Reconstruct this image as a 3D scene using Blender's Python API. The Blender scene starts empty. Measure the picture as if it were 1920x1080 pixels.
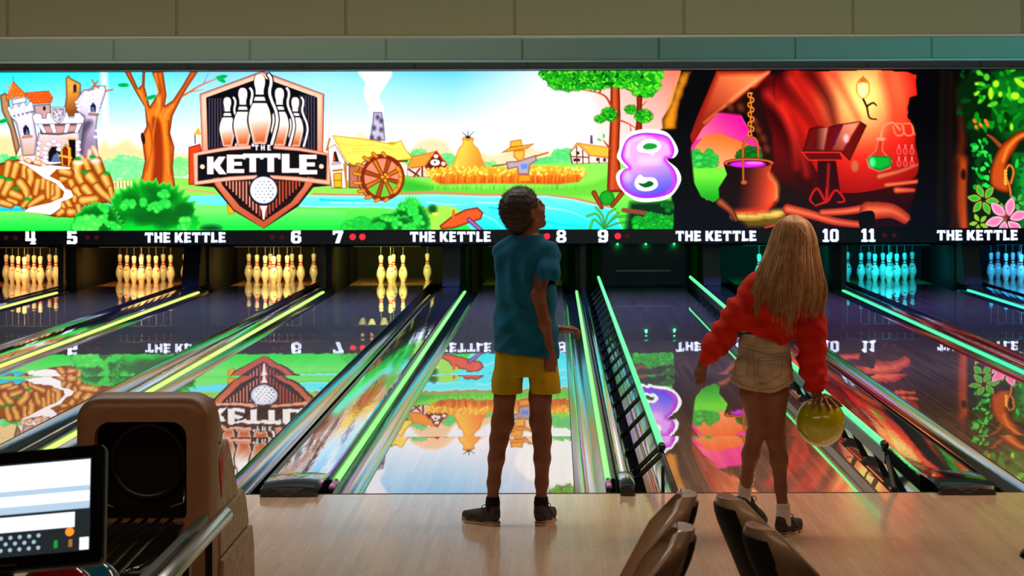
import bpy, bmesh, math, random
import numpy as np
from mathutils import Vector, Matrix, noise

# ---------------------------------------------------------------- camera, world, light, exposure
SC = bpy.context.scene
COL = SC.collection
F = 3916.0            # focal length in pixels of the 1920 frame
CAMZ = 1.687
cd = bpy.data.cameras.new('camera'); cam = bpy.data.objects.new('camera', cd); COL.objects.link(cam)
cd.sensor_width = 36; cd.lens = F/1920*36
cd.shift_x = -80/1920; cd.shift_y = -240/1920
ph = .0029
cam.matrix_world = Matrix(((math.cos(ph), math.sin(ph), 0, 0), (0, 0, -1, 0), (-math.sin(ph), math.cos(ph), 0, CAMZ), (0, 0, 0, 1)))
cd.clip_start = .05; cd.clip_end = 200
cd.dof.use_dof = True; cd.dof.focus_distance = 10.8; cd.dof.aperture_fstop = 11
SC.camera = cam
SC.view_settings.view_transform = 'Standard'; SC.view_settings.look = 'None'
SC.view_settings.exposure = 0; SC.view_settings.gamma = 1; SC.view_settings.use_curve_mapping = False
wd = bpy.data.worlds.new('world'); SC.world = wd; wd.use_nodes = True
wd.node_tree.nodes['Background'].inputs[0].default_value = (.5, .55, .6, 1)
wd.node_tree.nodes['Background'].inputs[1].default_value = .004

def area(name, loc, target, sx, sy, energy, col, spread=180):
    ld = bpy.data.lights.new(name, 'AREA'); ld.shape = 'RECTANGLE'; ld.size = sx; ld.size_y = sy
    ld.energy = energy; ld.color = col; ld.spread = math.radians(spread)
    o = bpy.data.objects.new(name, ld); COL.objects.link(o); o.location = loc
    o.rotation_euler = (Vector(target)-Vector(loc)).to_track_quat('-Z', 'Y').to_euler()
    return o
# dim house lights over the seats and the approach, coloured wash between the ceiling steps
area('ceiling_light', (-1.5, 10.2, 3.2), (-1.5, 9.6, 0), 4.2, .5, 50, (.92, .86, .80), 150)
area('ceiling_light', (3.0, 10.0, 3.2), (3.0, 9.5, 0), 3.4, .5, 60, (1, .62, .42), 150)
area('ceiling_light', (-1.5, 4.6, 3.2), (-1.0, 7.5, 0), 4.0, .8, 20, (1, .70, .46), 140)
area('ceiling_light', (3.0, 5.0, 3.2), (2.6, 8.0, 0), 3.0, .8, 12, (1, .58, .38), 140)
area('fascia_light', (-4.5, 9.0, 2.9), (-3.0, 15.0, 2.9), 3.0, .3, 22, (1, .86, .55), 150)  # fills added for the nearest fascia, standing in for bounced light
area('fascia_light', (1.5, 9.0, 2.9), (1.5, 15.0, 2.9), 4.0, .3, 20, (.85, 1, .55), 150)
area('fascia_light', (5.5, 11.0, 2.9), (5.0, 15.0, 2.9), 2.0, .3, 12, (.5, 1, .8), 150)
area('fascia_light', (4.5, 16.0, 3.2), (3.5, 18.7, 2.9), 5.0, .2, 26, (.10, .85, .85), 160)
area('fascia_light', (-3.5, 16.0, 3.2), (-3.5, 18.7, 2.9), 6.0, .2, 20, (.7, 1, .8), 160)
area('lane_light', (0.5, 12.2, 3.2), (0.5, 12.6, 0), 12.0, .6, 70, (1, .72, .58), 150)
area('lane_light', (0.5, 17.0, 3.2), (0.5, 17.2, 0), 12.0, 1.0, 130, (.36, .38, .95), 95)
area('lane_light', (0.0, 24.0, 3.3), (0.0, 23.8, 0), 13.0, .8, 330, (.11, .16, 1), 120)
# ---------------------------------------------------------------- helpers
def tag(o, label=None, cat=None, group=None, kind=None):
    if label: o['label'] = label
    if cat: o['category'] = cat
    if group: o['group'] = group
    if kind: o['kind'] = kind
    return o
def thing(name, label, cat, loc=(0, 0, 0), rz=0, group=None):
    o = bpy.data.objects.new(name, None); COL.objects.link(o); o.empty_display_size = .1
    o.location = loc; o.rotation_euler = (0, 0, rz)
    return tag(o, label, cat, group)
class MB:
    """collects vertices and faces of one mesh"""
    def __init__(s): s.v = []; s.f = []; s.m = []; s.mi = 0
    def add(s, vs, fs):
        k = len(s.v); s.v += [tuple(v) for v in vs]
        for f in fs: s.f.append([i+k for i in f]); s.m.append(s.mi)
        return s
    def box(s, x0, y0, z0, x1, y1, z1, M=None):
        v = [(x, y, z) for z in (z0, z1) for y in (y0, y1) for x in (x0, x1)]
        if M is not None: v = [tuple(M @ Vector(p)) for p in v]
        return s.add(v, [(0, 2, 3, 1), (4, 5, 7, 6), (0, 1, 5, 4), (2, 6, 7, 3), (0, 4, 6, 2), (1, 3, 7, 5)])
    def grid(s, rows, closed=False, caps=False):
        """rows: list of equal-length point rings/lines joined in order"""
        n = len(rows[0]); k = len(s.v); vs = [p for r in rows for p in r]; fs = []
        for i in range(len(rows)-1):
            for j in range(n if closed else n-1):
                a = i*n+j; b = i*n+(j+1) % n
                fs.append((a, b, b+n, a+n))
        if caps: fs.append(tuple(range(n))[::-1]); fs.append(tuple(range((len(rows)-1)*n, len(rows)*n)))
        return s.add(vs, fs)
    def tube(s, pts, r, n=10, caps=True):
        pts = [Vector(p) for p in pts]; rows = []
        rr = r if isinstance(r, (list, tuple)) else [r]*len(pts)
        up = Vector((0, 0, 1)); prev = None
        for i, p in enumerate(pts):
            d = (pts[min(i+1, len(pts)-1)]-pts[max(i-1, 0)]).normalized()
            if prev is None:
                a = d.cross(up if abs(d.dot(up)) < .95 else Vector((1, 0, 0))).normalized()
            else: a = (prev-d*prev.dot(d)).normalized()
            prev = a; b = d.cross(a)
            rows.append([tuple(p+(a*math.cos(t)+b*math.sin(t))*rr[i]) for t in [2*math.pi*j/n for j in range(n)]])
        return s.grid(rows, True, caps)
    def lathe(s, prof, c=(0, 0, 0), n=20, axis='Z'):
        rows = []
        for r, h in prof:
            row = []
            for j in range(n):
                t = 2*math.pi*j/n; x, y = r*math.cos(t), r*math.sin(t)
                row.append((c[0]+x, c[1]+y, c[2]+h) if axis == 'Z' else (c[0]+x, c[1]+h, c[2]+y) if axis == 'Y' else (c[0]+h, c[1]+x, c[2]+y))
            rows.append(row)
        return s.grid(rows, True, True)
    def prism(s, poly, a0, a1, plane='XZ', c=(0, 0, 0)):
        n = len(poly)
        def P(u, v, w):
            return (c[0]+u, c[1]+w, c[2]+v) if plane == 'XZ' else (c[0]+w, c[1]+u, c[2]+v) if plane == 'YZ' else (c[0]+u, c[1]+v, c[2]+w)
        vs = [P(u, v, a0) for u, v in poly]+[P(u, v, a1) for u, v in poly]
        return s.add(vs, [tuple(range(n)), tuple(range(n, 2*n))[::-1]]+[(i, i+n, (i+1) % n+n, (i+1) % n) for i in range(n)])
    def build(s, name, mat, parent=None, smooth=False, bevel=0, seg=2, loc=None, sub=0, fix=True, angle=None):
        me = bpy.data.meshes.new(name); me.from_pydata(s.v, [], s.f)
        for m in (mat if isinstance(mat, (list, tuple)) else [mat]): me.materials.append(m)
        if any(s.m): me.polygons.foreach_set('material_index', s.m)
        if fix:
            bm = bmesh.new(); bm.from_mesh(me); bmesh.ops.recalc_face_normals(bm, faces=bm.faces); bm.to_mesh(me); bm.free()
        if smooth: me.polygons.foreach_set('use_smooth', [True]*len(me.polygons))
        if angle is not None:
            me.polygons.foreach_set('use_smooth', [True]*len(me.polygons)); me.set_sharp_from_angle(angle=math.radians(angle))
        o = bpy.data.objects.new(name, me); COL.objects.link(o)
        if loc is not None: o.location = loc
        if parent is not None: o.parent = parent
        if bevel:
            b = o.modifiers.new('bevel', 'BEVEL'); b.width = bevel; b.segments = seg; b.limit_method = 'ANGLE'; b.angle_limit = math.radians(40); b.harden_normals = False
        if sub:
            b = o.modifiers.new('sub', 'SUBSURF'); b.levels = sub; b.render_levels = sub
        return o
def struct(o): o['kind'] = 'structure'; return o
def copy_tree(o, parent=None):
    c = o.copy(); COL.objects.link(c); c.parent = parent
    for ch in list(o.children): copy_tree(ch, c)
    return c
def sp(x, y, Y):
    """world point at depth Y whose image is pixel (x, y)"""
    y = y+.0029*(x-1040)
    return Vector(((x-1040)*Y/F, Y, CAMZ-(y-300)*Y/F))

def lin(c):
    return tuple(((v/255)/12.92 if v/255 <= .04045 else ((v/255+.055)/1.055)**2.4) for v in c)
def mat(name, col, rough=.5, metal=0, spec=.5, coat=0, coat_r=.03, emit=None, es=1, bump=None, ior=1.5, sub=0, tint=None):
    """procedural principled material; col in 0-255 sRGB; bump=(scale, strength[, stretch]); tint=(colour, scale) noise mottling"""
    m = bpy.data.materials.new(name); m.use_nodes = True; nt = m.node_tree; p = nt.nodes['Principled BSDF']
    I = p.inputs
    I['Base Color'].default_value = (*lin(col), 1); I['Roughness'].default_value = rough; I['Metallic'].default_value = metal
    I['Specular IOR Level'].default_value = spec; I['IOR'].default_value = ior
    I['Coat Weight'].default_value = coat; I['Coat Roughness'].default_value = coat_r
    if sub: I['Subsurface Weight'].default_value = sub; I['Subsurface Radius'].default_value = (.02, .008, .004); I['Subsurface Scale'].default_value = .5
    if emit is not None:
        I['Emission Color'].default_value = (*lin(emit), 1); I['Emission Strength'].default_value = es
    if bump or tint:
        tc = nt.nodes.new('ShaderNodeTexCoord')
    if bump:
        mp = nt.nodes.new('ShaderNodeMapping'); nt.links.new(tc.outputs['Object'], mp.inputs[0])
        if len(bump) > 2: mp.inputs['Scale'].default_value = bump[2]
        nz = nt.nodes.new('ShaderNodeTexNoise'); nz.inputs['Scale'].default_value = bump[0]; nz.inputs['Detail'].default_value = 4
        nt.links.new(mp.outputs[0], nz.inputs['Vector'])
        b = nt.nodes.new('ShaderNodeBump'); b.inputs['Strength'].default_value = bump[1]; b.inputs['Distance'].default_value = .01
        nt.links.new(nz.outputs[0], b.inputs['Height']); nt.links.new(b.outputs[0], I['Normal'])
    if tint:
        nz = nt.nodes.new('ShaderNodeTexNoise'); nz.inputs['Scale'].default_value = tint[1]; nz.inputs['Detail'].default_value = 5
        nt.links.new(tc.outputs['Object'], nz.inputs['Vector'])
        r = nt.nodes.new('ShaderNodeValToRGB'); r.color_ramp.elements[0].position = .35; r.color_ramp.elements[1].position = .65
        r.color_ramp.elements[0].color = (*lin(tint[0]), 1); r.color_ramp.elements[1].color = (*lin(col), 1)
        nt.links.new(nz.outputs[0], r.inputs[0]); nt.links.new(r.outputs[0], I['Base Color'])
    return m
def node(nt, t, **k):
    n = nt.nodes.new(t)
    for a, b in k.items(): setattr(n, a, b)
    return n
def mth(nt, op, a, b=None, c=None):
    n = node(nt, 'ShaderNodeMath', operation=op)
    for i, v in enumerate((a, b, c)):
        if v is None: continue
        if isinstance(v, (int, float)): n.inputs[i].default_value = v
        else: nt.links.new(v, n.inputs[i])
    return n.outputs[0]
def plank_mat(name, cols, bw, bl, rough, coat, coat_r, tilt, seam=.012, spec=.5, coat_ior=1.5, rough_var=0):
    """strip boards running along local Y; each board has its own tone and a slight tilt of its own"""
    m = bpy.data.materials.new(name); m.use_nodes = True; nt = m.node_tree; p = nt.nodes['Principled BSDF']; L = nt.links.new
    tc = node(nt, 'ShaderNodeTexCoord'); sx = node(nt, 'ShaderNodeSeparateXYZ'); L(tc.outputs['Object'], sx.inputs[0])
    u = mth(nt, 'DIVIDE', sx.outputs[0], bw); iu = mth(nt, 'FLOOR', u); fu = mth(nt, 'FRACT', u)
    w1 = node(nt, 'ShaderNodeTexWhiteNoise', noise_dimensions='1D'); L(iu, w1.inputs['W'])
    v = mth(nt, 'ADD', mth(nt, 'DIVIDE', sx.outputs[1], bl), mth(nt, 'MULTIPLY', w1.outputs[0], 7.3))
    iv = mth(nt, 'FLOOR', v); fv = mth(nt, 'FRACT', v)
    cb = node(nt, 'ShaderNodeCombineXYZ'); L(iu, cb.inputs[0]); L(iv, cb.inputs[1])
    w2 = node(nt, 'ShaderNodeTexWhiteNoise', noise_dimensions='3D'); L(cb.outputs[0], w2.inputs['Vector'])
    r = node(nt, 'ShaderNodeValToRGB'); L(w2.outputs[0], r.inputs[0]); e = r.color_ramp.elements
    e[0].color = (*lin(cols[0]), 1); e[1].color = (*lin(cols[1]), 1)
    if len(cols) > 2: x = e.new(.5); x.color = (*lin(cols[2]), 1)
    mp = node(nt, 'ShaderNodeMapping'); L(tc.outputs['Object'], mp.inputs[0]); mp.inputs['Scale'].default_value = (60, 2.2, 1)
    nz = node(nt, 'ShaderNodeTexNoise'); nz.inputs['Scale'].default_value = 1.6; nz.inputs['Detail'].default_value = 5; L(mp.outputs[0], nz.inputs['Vector'])
    mx = node(nt, 'ShaderNodeMix', data_type='RGBA', blend_type='MULTIPLY'); mx.inputs[0].default_value = 1
    gr = node(nt, 'ShaderNodeMapRange'); L(nz.outputs[0], gr.inputs[0]); gr.inputs[1].default_value = .3; gr.inputs[2].default_value = .7; gr.inputs[3].default_value = .88; gr.inputs[4].default_value = 1.06
    L(r.outputs[0], mx.inputs[6]); L(gr.outputs[0], mx.inputs[7])
    # seams
    s1 = mth(nt, 'LESS_THAN', fu, seam/bw*.09); s2 = mth(nt, 'LESS_THAN', fv, .0022/bl)
    sm = mth(nt, 'MAXIMUM', s1, s2)
    mx2 = node(nt, 'ShaderNodeMix', data_type='RGBA', blend_type='MIX'); L(mth(nt, 'MULTIPLY', sm, .6), mx2.inputs[0]); L(mx.outputs[2], mx2.inputs[6]); mx2.inputs[7].default_value = (*lin((50, 32, 24)), 1)
    L(mx2.outputs[2], p.inputs['Base Color'])
    if rough_var:
        n3 = node(nt, 'ShaderNodeTexNoise'); n3.inputs['Scale'].default_value = 3; n3.inputs['Detail'].default_value = 6; L(tc.outputs['Object'], n3.inputs['Vector'])
        mr = node(nt, 'ShaderNodeMapRange'); L(n3.outputs[0], mr.inputs[0]); mr.inputs[1].default_value = .3; mr.inputs[2].default_value = .7; mr.inputs[3].default_value = rough-rough_var; mr.inputs[4].default_value = rough+rough_var
        L(mr.outputs[0], p.inputs['Roughness'])
    else: p.inputs['Roughness'].default_value = rough
    p.inputs['Specular IOR Level'].default_value = spec
    p.inputs['Coat Weight'].default_value = coat; p.inputs['Coat Roughness'].default_value = coat_r; p.inputs['Coat IOR'].default_value = coat_ior
    g = node(nt, 'ShaderNodeNewGeometry'); w3 = node(nt, 'ShaderNodeTexWhiteNoise', noise_dimensions='1D'); L(mth(nt, 'ADD', iu, 91.7), w3.inputs['W'])
    n4 = node(nt, 'ShaderNodeTexNoise', noise_dimensions='2D'); n4.inputs['Scale'].default_value = 1; n4.inputs['Detail'].default_value = 2
    c4 = node(nt, 'ShaderNodeCombineXYZ'); L(mth(nt, 'MULTIPLY', iu, 13.7), c4.inputs[0]); L(mth(nt, 'MULTIPLY', sx.outputs[1], .9), c4.inputs[1]); L(c4.outputs[0], n4.inputs['Vector'])
    sl = mth(nt, 'MULTIPLY', mth(nt, 'SUBTRACT', mth(nt, 'ADD', mth(nt, 'MULTIPLY', w3.outputs[0], .5), n4.outputs[0]), .75), tilt)
    c5 = node(nt, 'ShaderNodeCombineXYZ'); L(sl, c5.inputs[1]); L(mth(nt, 'MULTIPLY', sl, .6), c5.inputs[0])
    va = node(nt, 'ShaderNodeVectorMath', operation='ADD'); L(g.outputs['Normal'], va.inputs[0]); L(c5.outputs[0], va.inputs[1])
    vn = node(nt, 'ShaderNodeVectorMath', operation='NORMALIZE'); L(va.outputs[0], vn.inputs[0])
    L(vn.outputs[0], p.inputs['Normal']); L(vn.outputs[0], p.inputs['Coat Normal'])
    return m
# ---------------------------------------------------------------- lettering
# slab capitals and figures as lists of convex polygons in a cell (width, height 1)
def _r(x0, y0, x1, y1): return [(x0, y0), (x1, y0), (x1, y1), (x0, y1)]
def _ring(x0, y0, x1, y1, t, c=.14, ci=.05):
    o = [(x0+c, y0), (x1-c, y0), (x1, y0+c), (x1, y1-c), (x1-c, y1), (x0+c, y1), (x0, y1-c), (x0, y0+c)]
    a, b, d, e = x0+t, y0+t*.82, x1-t, y1-t*.82
    i = [(a+ci, b), (d-ci, b), (d, b+ci), (d, e-ci), (d-ci, e), (a+ci, e), (a, e-ci), (a, b+ci)]
    return [[o[k], o[(k+1) % 8], i[(k+1) % 8], i[k]] for k in range(8)]
GLYPH = {
 'T': (.76, [_r(.0, .77, .76, 1), _r(.25, 0, .51, .8), _r(.0, .69, .10, .8), _r(.66, .69, .76, .8)]),
 'H': (.72, [_r(.0, 0, .25, 1), _r(.47, 0, .72, 1), _r(.2, .39, .5, .62)]),
 'E': (.62, [_r(.0, 0, .26, 1), _r(.0, .78, .61, 1), _r(.0, 0, .63, .22), _r(.2, .40, .55, .61)]),
 'K': (.76, [_r(.0, 0, .26, 1), [(.24, .36), (.46, .36), (.76, 1), (.47, 1), (.24, .60)], [(.26, .56), (.42, .68), (.80, 0), (.49, 0), (.24, .42)]]),
 'L': (.58, [_r(.0, 0, .26, 1), _r(0, 0, .59, .23)]),
 '0': (.66, _ring(0, 0, .66, 1, .23)),
 '1': (.44, [_r(.14, 0, .38, 1), _r(0, 0, .50, .16), [(0, .72), (.16, .72), (.3, 1), (.14, 1), (0, .86)]]),
 '4': (.66, [_r(.38, 0, .62, 1), _r(0, .24, .68, .45), _r(0, .3, .23, 1), _r(.30, 0, .68, .1)]),
 '5': (.64, [_r(.02, .79, .60, 1), _r(.02, .45, .26, 1), _r(0, 0, .52, .21), [(.02, .43), (.50, .43), (.64, .55), (.5, .64), (.02, .64)], [(.40, .05), (.52, 0), (.64, .12), (.64, .55), (.40, .55)], _r(0, .05, .22, .3)]),
 '6': (.64, _ring(0, 0, .64, .63, .22) + [[(0, .3), (.22, .3), (.22, .86), (.14, 1), (0, .86)], [(.1, .8), (.56, .8), (.6, 1), (.14, 1)], _r(.42, .68, .6, .95)]),
 '7': (.60, [_r(0, .78, .62, 1), _r(0, .66, .14, .8), [(.14, 0), (.40, 0), (.62, .86), (.36, .86)]]),
 '8': (.66, _ring(.03, .46, .63, 1, .2) + _ring(0, 0, .66, .54, .21)),
 '9': (.64, [[(.64-x, 1-y) for x, y in p] for p in (_ring(0, 0, .64, .63, .22) + [[(0, .3), (.22, .3), (.22, .86), (.14, 1), (0, .86)], [(.1, .8), (.56, .8), (.6, 1), (.14, 1)], _r(.42, .68, .6, .95)])]),
}
def text_polys(s, height, track=.07, space=.26):
    """polygons of a word centred on x=0, baseline y=0"""
    x, out = 0, []
    for ch in s:
        if ch == ' ': x += space; continue
        w, ps = GLYPH[ch]
        for p in ps: out.append([((x+a)*height, b*height) for a, b in p])
        x += w+track
    w = (x-track)*height
    return [[(a-w/2, b) for a, b in p] for p in out], w

# ---------------------------------------------------------------- picture of the lane screen
# One colour per grid point of the display, drawn with small shape routines.
PX0, PX1, PY0, PY1, SS = -60, 1990, 130, 432, 1.0
GW, GH = int((PX1-PX0)/SS)+1, int((PY1-PY0)/SS)+1
CV = np.zeros((GH, GW, 3), np.float32)
class Pen:
    x0 = 0; y0 = 0; s = 1
pen = Pen()
def at(x0, y0, s): pen.x0, pen.y0, pen.s = x0, y0, s
def _tf(p):
    p = np.asarray(p, float)
    q = np.empty_like(p)
    q[..., 0] = p[..., 0]/pen.s+pen.x0
    q[..., 1] = p[..., 1]/pen.s+pen.y0
    q[..., 1] += .0029*(q[..., 0]-1040)
    q[..., 0] = (q[..., 0]-PX0)/SS; q[..., 1] = (q[..., 1]-PY0)/SS
    return q
def _box(q, m):
    x0 = max(0, int(q[:, 0].min()-m)); x1 = min(GW, int(q[:, 0].max()+m)+2)
    y0 = max(0, int(q[:, 1].min()-m)); y1 = min(GH, int(q[:, 1].max()+m)+2)
    return x0, x1, y0, y1
def _rgb(c): return np.asarray(c, np.float32)/255
def _put(b, a, col):
    x0, x1, y0, y1 = b
    v = CV[y0:y1, x0:x1]
    v += (col-v)*a[..., None]
def spline(p, closed=True, n=6):
    p = np.asarray(p, float); m = len(p); out = []
    for i in range(m if closed else m-1):
        g = lambda k: p[k % m] if closed else p[min(max(k, 0), m-1)]
        a, b, c, d = g(i-1), g(i), g(i+1), g(i+2)
        for t in np.arange(n)/n:
            out.append(.5*(2*b+(c-a)*t+(2*a-5*b+4*c-d)*t*t+(3*b-a-3*c+d)*t**3))
    if not closed: out.append(p[-1])
    return np.array(out)
def poly(p, col, sm=False, puff=None, pw=6, line=None, lw=1., g=None, al=1., soft=.6):
    """filled outline; puff = rim colour fading in over pw; line = outline colour; g = (colour, x, y, x, y) second colour and axis"""
    if sm: p = spline(p)
    q = _tf(p); s = pen.s*SS; pw = pw/s; lw = lw/s
    b = _box(q, lw+2); x0, x1, y0, y1 = b
    if x1 <= x0 or y1 <= y0: return
    X, Y = np.meshgrid(np.arange(x0, x1), np.arange(y0, y1))
    X = X.astype(np.float32); Y = Y.astype(np.float32)
    D = np.full(X.shape, 1e9, np.float32); ins = np.zeros(X.shape, bool)
    n = len(q)
    for i in range(n):
        ax, ay = q[i]; bx, by = q[(i+1) % n]
        ex, ey = bx-ax, by-ay; L = ex*ex+ey*ey+1e-9
        t = np.clip(((X-ax)*ex+(Y-ay)*ey)/L, 0, 1)
        D = np.minimum(D, (X-ax-t*ex)**2+(Y-ay-t*ey)**2)
        if ay != by: ins ^= ((ay > Y) != (by > Y)) & (X < ex*(Y-ay)/ey+ax)
    D = np.sqrt(D); sd = np.where(ins, D, -D)
    c = np.broadcast_to(_rgb(col), X.shape+(3,)).copy()
    if g is not None:
        e = _tf([(g[1], g[2]), (g[3], g[4])]); v = e[1]-e[0]
        t = np.clip(((X-e[0, 0])*v[0]+(Y-e[0, 1])*v[1])/(v @ v), 0, 1)[..., None]
        c += (_rgb(g[0])-c)*t
    if puff is not None:
        t = np.clip(1-sd/pw, 0, 1)[..., None]**1.3
        c += (_rgb(puff)-c)*t
    if line is not None:
        t = np.clip((lw-sd)/1.+.5, 0, 1)[..., None]
        c += (_rgb(line)-c)*t
    _put(b, np.clip(sd/soft*.5+.5, 0, 1)*al, c)
def ell(cx, cy, rx, ry, col, rot=0, n=22, **k):
    t = np.arange(n)/n*2*np.pi; r = math.radians(rot)
    x, y = rx*np.cos(t), ry*np.sin(t)
    poly(np.stack([cx+x*math.cos(r)-y*math.sin(r), cy+x*math.sin(r)+y*math.cos(r)], 1), col, **k)
def stroke(p, w, col, w1=None, sm=True, al=1., soft=.6, puff=None):
    """brush line of width w to w1 along p"""
    if sm and len(p) > 2: p = spline(p, False)
    q = _tf(p); s = pen.s*SS; w1 = w if w1 is None else w1
    n = len(q)-1; b = _box(q, max(w, w1)/s+2); x0, x1, y0, y1 = b
    if x1 <= x0 or y1 <= y0: return
    X, Y = np.meshgrid(np.arange(x0, x1, dtype=np.float32), np.arange(y0, y1, dtype=np.float32))
    D = np.full(X.shape, -1e9, np.float32)
    for i in range(n):
        ax, ay = q[i]; bx, by = q[i+1]
        ex, ey = bx-ax, by-ay; L = ex*ex+ey*ey+1e-9
        t = np.clip(((X-ax)*ex+(Y-ay)*ey)/L, 0, 1)
        r = (w+(w1-w)*(i+t)/n)/2/s
        D = np.maximum(D, r-np.sqrt((X-ax-t*ex)**2+(Y-ay-t*ey)**2))
    c = np.broadcast_to(_rgb(col), X.shape+(3,)).copy()
    if puff is not None:
        t = np.clip(1-D/(max(w, w1)/2/s), 0, 1)[..., None]
        c += (_rgb(puff)-c)*t
    _put(b, np.clip(D/soft*.5+.5, 0, 1)*al, c)
PR = random.Random(4)
def bush(cx, cy, rx, ry, n, r, cols, puff, seed=0, pw=8):
    """heap of round leafy lumps inside an ellipse, back ones first"""
    R = random.Random(seed); L = []
    for _ in range(n):
        a = R.uniform(0, 6.283); d = math.sqrt(R.random())
        L.append((cx+rx*d*math.cos(a), cy+ry*d*math.sin(a)))
    L.sort(key=lambda p: p[1])
    for x, y in L:
        q = r*R.uniform(.6, 1.2); k = R.randint(7, 10); pts = []
        a0 = R.uniform(0, 6)
        for j in range(k*2):
            a = a0+j*math.pi/k; m = q*(1.1 if j % 2 else .84)
            pts.append((x+m*math.cos(a), y+m*math.sin(a)*.9))
        poly(pts, R.choice(cols), puff=puff, pw=pw, soft=1.2)
def rowlump(x0, x1, y, r, base, col, puff, seed=0):
    R = random.Random(seed); x = x0; pts = [(x0, base)]
    while x < x1:
        pts.append((x, y+R.uniform(-r, r)*.7)); x += r*R.uniform(.5, 1.1)
    pts += [(x1, base)]
    poly(pts, col, sm=True, puff=puff, pw=r*.8)
def letters(s, cx, base, h, col, track=.07, line=None, bend=0, half=1, lw=3, skew=0):
    ps, w = text_polys(s, h, track)
    def mp(a, b): return (cx+a, base-b*(1+bend*.0)-(bend*(1-(a/(w/2))**2)))
    if line is not None:
        for p in ps:
            c = np.mean(p, 0)
            poly([mp(*(np.array(v)+np.sign(np.array(v)-c)*lw)) for v in p], line)
    for p in ps: poly([mp(*v) for v in p], col)

def paint_screen():
    # ---- sky over the whole run, then the ground bands
    xs = [0, 200, 400, 600, 850, 1000, 1100, 1260, 2000]
    top = np.array([(40, 224, 232), (70, 224, 240), (135, 205, 245), (150, 215, 252), (110, 200, 245), (205, 222, 245), (255, 214, 208), (255, 130, 110), (255, 130, 110)], float)/255
    bot = np.array([(252, 250, 240), (252, 252, 250), (240, 250, 255), (240, 248, 255), (250, 250, 255), (255, 245, 245), (255, 228, 225), (255, 200, 190), (255, 200, 190)], float)/255
    X = np.arange(GW)*SS+PX0; Y = np.arange(GH)*SS+PY0
    t = np.clip((Y-133)/135., 0, 1)[:, None, None]**.8
    T = np.stack([np.interp(X, xs, top[:, k]) for k in range(3)], 1)[None]
    B = np.stack([np.interp(X, xs, bot[:, k]) for k in range(3)], 1)[None]
    CV[:] = T*(1-t)+B*t
    at(0, 120, 3.0857)
    poly([(580, 40), (625, 40), (635, 500), (600, 500)], (235, 250, 252), soft=3, al=.8)
    poly([(-120, 420), (40, 400), (120, 430), (120, 620), (-120, 620)], (250, 215, 165), puff=(250, 238, 215), pw=30)
    poly([(560, 480), (600, 430), (640, 470), (740, 425), (800, 470), (900, 520), (1200, 510), (1200, 640), (560, 640)], (250, 214, 165), puff=(252, 236, 205), pw=30)
    at(600, 120, 3.0857)
    poly([(180, 440), (230, 392), (250, 396), (300, 440)], (255, 222, 190))
    poly([(500, 520), (560, 450), (640, 420), (720, 440), (800, 520), (900, 480), (1000, 520), (1200, 470), (1500, 520), (1500, 600), (500, 600)], (252, 214, 178), sm=True, puff=(255, 232, 208), pw=24)
    # sun and rising smoke
    ell(1350, 330, 226, 176, (255, 254, 250), n=40, soft=5); ell(1350, 330, 214, 166, (255, 255, 252), n=40, soft=8)
    poly([(230, 40), (412, 40), (378, 130), (345, 190), (372, 260), (362, 330), (302, 330), (275, 240), (252, 170), (262, 110)], (240, 247, 255), sm=True, puff=(222, 240, 254), pw=20, soft=1.5)
    poly([(1500, 150), (1540, 180), (1590, 250), (1570, 400), (1540, 400), (1560, 280)], (255, 244, 242), sm=True, soft=4, al=.8)
    # far bushes
    at(0, 120, 3.0857)
    bush(40, 590, 90, 50, 40, 30, [(150, 240, 170), (120, 230, 150)], (90, 225, 140), 1)
    bush(720, 610, 140, 60, 70, 36, [(175, 245, 180), (150, 238, 165)], (110, 230, 145), 2)
    bush(1050, 600, 60, 40, 30, 30, [(170, 240, 160)], (110, 225, 130), 3)
    at(600, 120, 3.0857)
    bush(560, 560, 60, 50, 30, 32, [(150, 225, 150)], (90, 205, 120), 4)
    bush(740, 580, 60, 40, 30, 30, [(150, 225, 150)], (90, 205, 120), 5)
    bush(980, 600, 70, 24, 24, 20, [(165, 225, 150)], (110, 205, 120), 5)
    bush(1300, 575, 60, 22, 26, 24, [(130, 220, 140)], (80, 205, 120), 6)
    bush(1420, 540, 70, 36, 34, 28, [(130, 220, 140)], (80, 205, 120), 7)
    # meadow
    poly([(-2200, 650), (-1400, 680), (-900, 655), (0, 690), (400, 650), (1000, 600), (1400, 570), (2150, 570), (2150, 1010), (-2200, 1010)], (140, 224, 92), g=(70, 215, 84), *[]) if False else \
        poly([(-2200, 650), (-1400, 680), (-900, 655), (0, 690), (400, 650), (1000, 600), (1400, 570), (2150, 570), (2150, 1010), (-2200, 1010)], (150, 228, 100), g=((50, 222, 80), 0, 760, 0, 970))
    poly([(520, 690), (900, 720), (1500, 700), (1700, 640), (1700, 760), (500, 760)], (120, 208, 72), sm=True, soft=5)
    poly([(480, 660), (600, 690), (640, 730), (520, 745), (470, 720)], (60, 185, 60), sm=True, soft=8, al=.8)
    # stream
    stroke([(-40, 752), (300, 758), (640, 742), (960, 758), (1150, 756), (1450, 775), (1680, 830)], 14, (205, 150, 110))
    poly([(-700, 762), (-60, 760), (300, 764), (640, 755), (960, 764), (1300, 762), (1460, 782), (1700, 840), (1760, 980), (900, 980), (780, 860), (560, 850), (330, 830), (0, 830), (-700, 800)], (30, 228, 236), g=((120, 240, 246), 0, 980, 0, 780), puff=(185, 244, 250), pw=16)
    for a in ([(60, 800), (240, 806), (420, 796)], [(900, 800), (1060, 806), (1180, 800)], [(1300, 830), (1430, 850), (1560, 900)], [(900, 860), (1000, 900), (1060, 960)], [(620, 800), (760, 815), (860, 806)]):
        stroke(a, 12, (190, 246, 250), 3, al=.75)
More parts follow.
